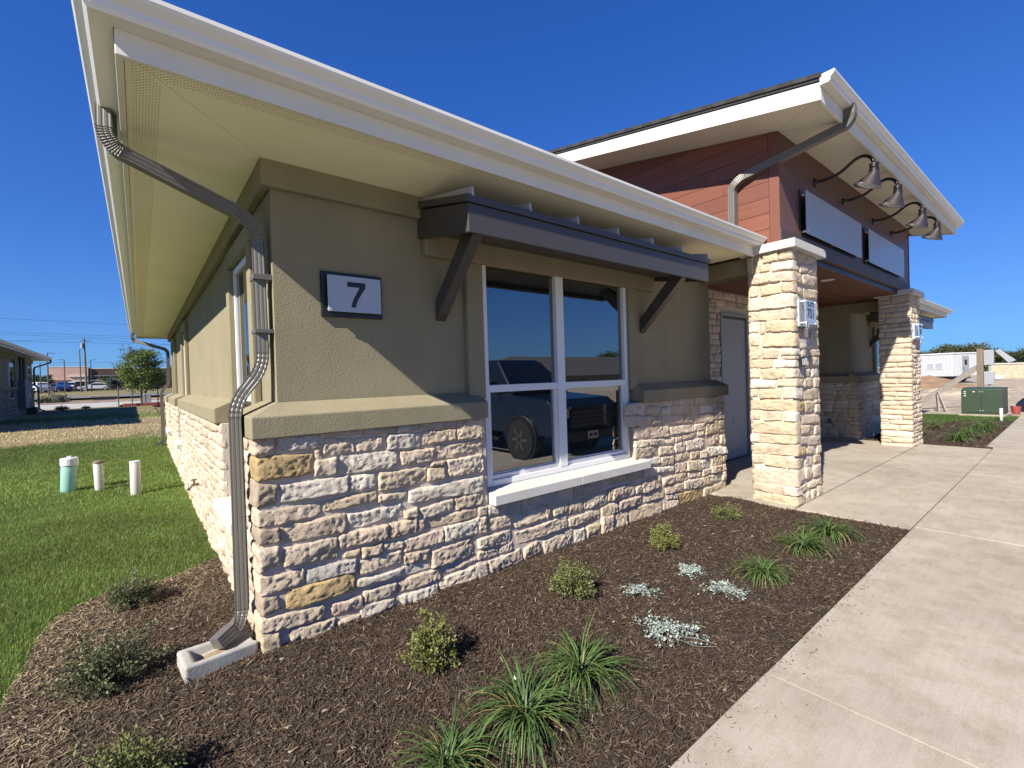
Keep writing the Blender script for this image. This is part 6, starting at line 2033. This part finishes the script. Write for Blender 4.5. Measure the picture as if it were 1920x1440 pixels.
# far stone wall, heaps of soil, tree line
t = thing('site_wall', 'long pale limestone wall at the back of the building site', 'wall', (74.5, 0, -0.1))
box('face', M['stone_wall'] if 'stone_wall' in M else mat('far_limestone', (0.56, 0.46, 0.32), 0.95, var=0.28, vscale=3.0, stretch=(1, 1, 2.6)), t, 0, 0.5, -40, 3.6, -0.3, 1.6)
box('coping', M['sill'], t, -0.1, 0.6, -40.1, 3.7, 1.6, 1.72, bevel=0.02)
box('footing', M['walk'], t, -1.0, 0.0, -40, 3.6, -0.3, 0.12)
def heap(name, lab, x, y, rx, ry, h, mt, seed):
    n, rows = 22, 8
    vs, fs = [], []
    for j in range(rows+1):
        f = j/rows
        for k in range(n):
            a = 2*math.pi*k/n
            p = np.array([[math.cos(a)*3*(1-f)+seed, math.sin(a)*3*(1-f), f*2]])
            q = 1+0.28*float(noise(p*0.9, seed)[0])
            vs.append((math.cos(a)*rx*(1-f)**0.8*q, math.sin(a)*ry*(1-f)**0.8*q, -0.1+h*(1-(1-f)**1.6)*(0.85+0.3*float(noise(p*2.2, seed+1)[0]))))
    for j in range(rows):
        fs += [(j*n+k, j*n+(k+1) % n, (j+1)*n+(k+1) % n, (j+1)*n+k) for k in range(n)]
    o = MB().add(vs, fs).build(name, mt, smooth=True)
    o.location = (x, y, 0)
    tag(o, lab, 'soil heap', 'heaps on the building site')
M['soil'] = mat('brown_soil', (0.30, 0.19, 0.11), 1.0, var=0.25, vscale=2, bscale=6, bstr=0.6, bdist=0.06)
heap('soil_heap', 'brown soil heap under the end of the white trailer', 45, 4.6, 2.6, 3.2, 0.95, M['soil'], 3)
heap('rubble_heap', 'low pale rubble heap between the trailer and the green transformer', 33, 1.2, 2.2, 2.4, 0.5, M['dirt'], 5)
heap('rubble_heap', 'low pale rubble ridge behind the power post', 40, 0.0, 3.0, 2.0, 0.35, M['dirt'], 6)
heap('tarp_heap', 'black tarp-covered heap beside the red bucket at the path end', 23.2, -2.2, 1.0, 0.62, 0.95, mat('black_tarp', (0.015, 0.016, 0.018), 0.6, var=0.2, bscale=8, bstr=0.5, bdist=0.05), 8)
ft = [make_tree(81, 5.2, 3.0, 0.2, 0.6, nb=60, nl=110, leaf=0.34, cols=((0.035, 0.050, 0.022), (0.12, 0.135, 0.055))), make_tree(82, 4.6, 3.2, 0.2, 0.5, nb=60, nl=110, leaf=0.34, cols=((0.04, 0.055, 0.022), (0.14, 0.145, 0.06)))]
k = 0
for (y, s) in ((22, 0.9), (17.5, 1.0), (13.6, 1.12), (10.6, 1.16), (8.2, 0.9), (5.4, 0.82), (2.4, 0.86), (-0.8, 0.80), (-4, 0.84), (-7.5, 0.9), (-12, 0.95), (-17, 1.0)):
    tree('site_tree', ft[k % 2], 'bushy tree in the green line behind the site wall', (122+6*((k*5) % 3)/2, y, -0.3), k*1.3, s, 'tree line behind the building site')
    k += 1

# ------------------------------------------------------------------ what the windows mirror: pickup, lot, building across
def pickup():
    t = thing('pickup_truck', 'dark blue crew-cab pickup parked nose-in at the walk, mirrored in the window', 'truck', (6.85, -3.14, -0.145), math.radians(0))
    pm = mat('dark_blue_paint', (0.007, 0.015, 0.034), 0.22, var=0.03, spec=0.6)
    # local: nose at y=0 pointing +y, body runs to y=-5.9
    side = [(-5.9, 0.55), (-5.9, 1.25), (-4.05, 1.28), (-4.0, 1.30), (-1.55, 1.30), (-1.5, 1.26), (-0.25, 1.18), (-0.05, 1.05), (0.0, 0.55)]
    lift = lambda L_: [(y, z+max(0, z-0.6)*0.20) for y, z in L_]
    side = lift(side)
    h = 1.0
    n = len(side)
    m = MB()
    m.add([(s*(h if 0.5 < z < 1.2 else h-0.05), y, z) for s in (-1, 1) for y, z in side], [tuple(range(n)), tuple(range(n, 2*n))[::-1]]+[(i, n+i, n+(i+1) % n, (i+1) % n) for i in range(n)])
    m.build('body', pm, t, bevel=0.06, fix=True)
    cab = [(-4.0, 1.28), (-3.85, 1.92), (-3.4, 1.97), (-2.3, 1.95), (-1.45, 1.28)]
    cab = lift(cab)
    n = len(cab)
    MB().add([(s*(h-0.10-(z-1.28)*0.28), y, z) for s in (-1, 1) for y, z in cab], [tuple(range(n)), tuple(range(n, 2*n))[::-1]]+[(i, n+i, n+(i+1) % n, (i+1) % n) for i in range(n)]).build('cab', pm, t, bevel=0.05, fix=True)
    for s in (-1, 1):
        for q in (lift([(-3.75, 1.36), (-2.85, 1.36), (-2.85, 1.86), (-3.68, 1.84)]), lift([(-2.77, 1.36), (-1.75, 1.36), (-2.32, 1.84), (-2.77, 1.86)])):
            MB().add([(s*(h-0.10-(z-1.28)*0.28+0.008), y, z) for y, z in q], [(0, 1, 2, 3) if s > 0 else (3, 2, 1, 0)]).build('side_window', M['carglass'], t)
        box('mirror', M['black'], t, s*1.0+(0.0 if s > 0 else -0.22), s*1.0+(0.22 if s > 0 else 0.0), -1.95, -1.85, 1.45, 1.70, bevel=0.02)
        box('headlight', M['lamp'], t, s*0.78-0.17, s*0.78+0.17, -0.05, 0.025, 0.92, 1.10, bevel=0.02)
        box('fog_lamp', M['lamp'], t, s*0.72-0.07, s*0.72+0.07, 0.05, 0.09, 0.50, 0.58, bevel=0.01)
        box('running_board', M['black'], t, s*1.0-0.1, s*1.0+0.1, -4.2, -1.75, 0.36, 0.44, bevel=0.02)
        for y in (-1.07, -4.75):
            R_ = Matrix(((0, 0, 1), (0, 1, 0), (1, 0, 0)))
            w_ = MB().lathe([(0.27, -0.15), (0.42, -0.145), (0.435, -0.10), (0.435, 0.10), (0.42, 0.145), (0.27, 0.15)], 28, (s*0.90, y, 0.435), M=R_).build('wheel', M['tyre'], t, fix=True)
            MB().lathe([(0.26, -0.13), (0.26, 0.13)], 20, (s*0.90, y, 0.435), M=R_).build('rim', M['black'], w_, fix=True)
            for k in range(6):
                a = k*math.pi/3
                MB().beam((s*1.045, y+0.05*math.cos(a), 0.435+0.05*math.sin(a)), (s*1.045, y+0.25*math.cos(a), 0.435+0.25*math.sin(a)), 0.05, 0.03, (1, 0, 0)).build('spoke', M['steel'], w_)
            ar = MB()
            pts = [(s*1.0, y+0.52*math.cos(a), 0.43+0.52*math.sin(a)) for a in np.linspace(0.0, math.pi, 14)]
            ar.tube(pts, 0.035, 6)
            ar.build('wheel_arch', M['black'], t, smooth=True)
            MB().lathe([(0.5, -0.12), (0.5, 0.12)], 24, (s*0.902, y, 0.44), M=R_).build('wheel_well', M['black'], t, fix=True)
    MB().add([(x, y, z) for x, y, z in ((-0.82, -1.44, 1.50), (0.82, -1.44, 1.50), (0.66, -2.22, 2.16), (-0.66, -2.22, 2.16))], [(0, 1, 2, 3)]).build('windscreen', M['carglass'], t)
    gr = box('grille', M['black'], t, -0.58, 0.58, -0.04, 0.03, 0.68, 1.14, bevel=0.02)
    for k in range(4):
        box('bar', M['steel'], gr, -0.55, 0.55, 0.028, 0.045, 0.73+0.09*k, 0.765+0.09*k)
    bp = box('bumper', M['black'], t, -1.0, 1.0, -0.12, 0.10, 0.42, 0.66, bevel=0.05)
    box('licence_plate', M['white'], bp, -0.16, 0.16, 0.101, 0.108, 0.46, 0.62)
    for a, b in ((-0.12, -0.03), (-0.005, 0.02), (0.035, 0.12)):
        box('plate_print', M['black'], bp, a, b, 0.107, 0.1095, 0.505, 0.575)
    box('bed', M['black'], t, -0.86, 0.86, -5.8, -4.1, 1.30, 1.335)
pickup()
ob = thing('facing_building', 'low tan office with a dark hip roof across the parking lot, mirrored in the window', 'building', (0, 0, -0.7))
box('wall', M['stucco'], ob, 34.5, 85, -62, -46.5, -0.5, 2.45)
for k in range(8):
    box('window', M['carglass'], ob, 38+k*5.2, 40+k*5.2, -46.55, -46.44, 0.9, 2.0)
MB().add([(33.7, -45.8, 2.45), (85.8, -45.8, 2.45), (85.8, -62.7, 2.45), (33.7, -62.7, 2.45), (45.6, -54.2, 5.85), (74, -54.2, 5.85)], [(0, 1, 5, 4), (1, 2, 5), (2, 3, 4, 5), (3, 0, 4), (0, 3, 2, 1)]).build('roof', M['shingle_grey'] if 'shingle_grey' in M else mat_shingle('grey_shingles', (0.12, 0.115, 0.11)), ob, fix=True)
rt = make_tree(91, 6.5, 3.6, 0.2, 1.5, nb=50, nl=110, leaf=0.35)
for x, y, s, lab in ((91, -70, 1.25, 'leafy tree beyond the parking lot, mirrored in the window'), (99, -68, 1.2, 'second leafy tree beyond the parking lot, mirrored beside the facing roof')):
    tree('lot_tree', rt, lab, (x, y, -0.9), x, s, 'trees across the parking lot')

# ------------------------------------------------------------------ base colours set for the exposure above
KEEP = {'cream_soffit': 1.0, 'cream_upper_soffit': 0.95, 'cream_paint': 0.86, 'cream_gutter': 0.86, 'white_vinyl': 0.86, 'window_glass': 1.0, 'car_glass': 1.0, 'limestone': 0.83, 'mortar': 0.83}
for m_ in bpy.data.materials:
    if not m_.use_nodes or 'Principled BSDF' not in m_.node_tree.nodes:
        continue
    k_ = KEEP.get(m_.name, 0.73)
    if k_ == 1.0:
        continue
    nt_ = m_.node_tree
    s_ = nt_.nodes['Principled BSDF'].inputs['Base Color']
    if s_.is_linked:
        src = s_.links[0].from_socket
        out_ = mixc(nt_, 1.0, src, (k_, k_, k_), 'MULTIPLY')
        for l_ in list(src.links):
            if l_.to_socket.node != out_.node:
                nt_.links.new(out_, l_.to_socket)
    else:
        c_ = s_.default_value
        s_.default_value = (c_[0]*k_, c_[1]*k_, c_[2]*k_, 1.0)
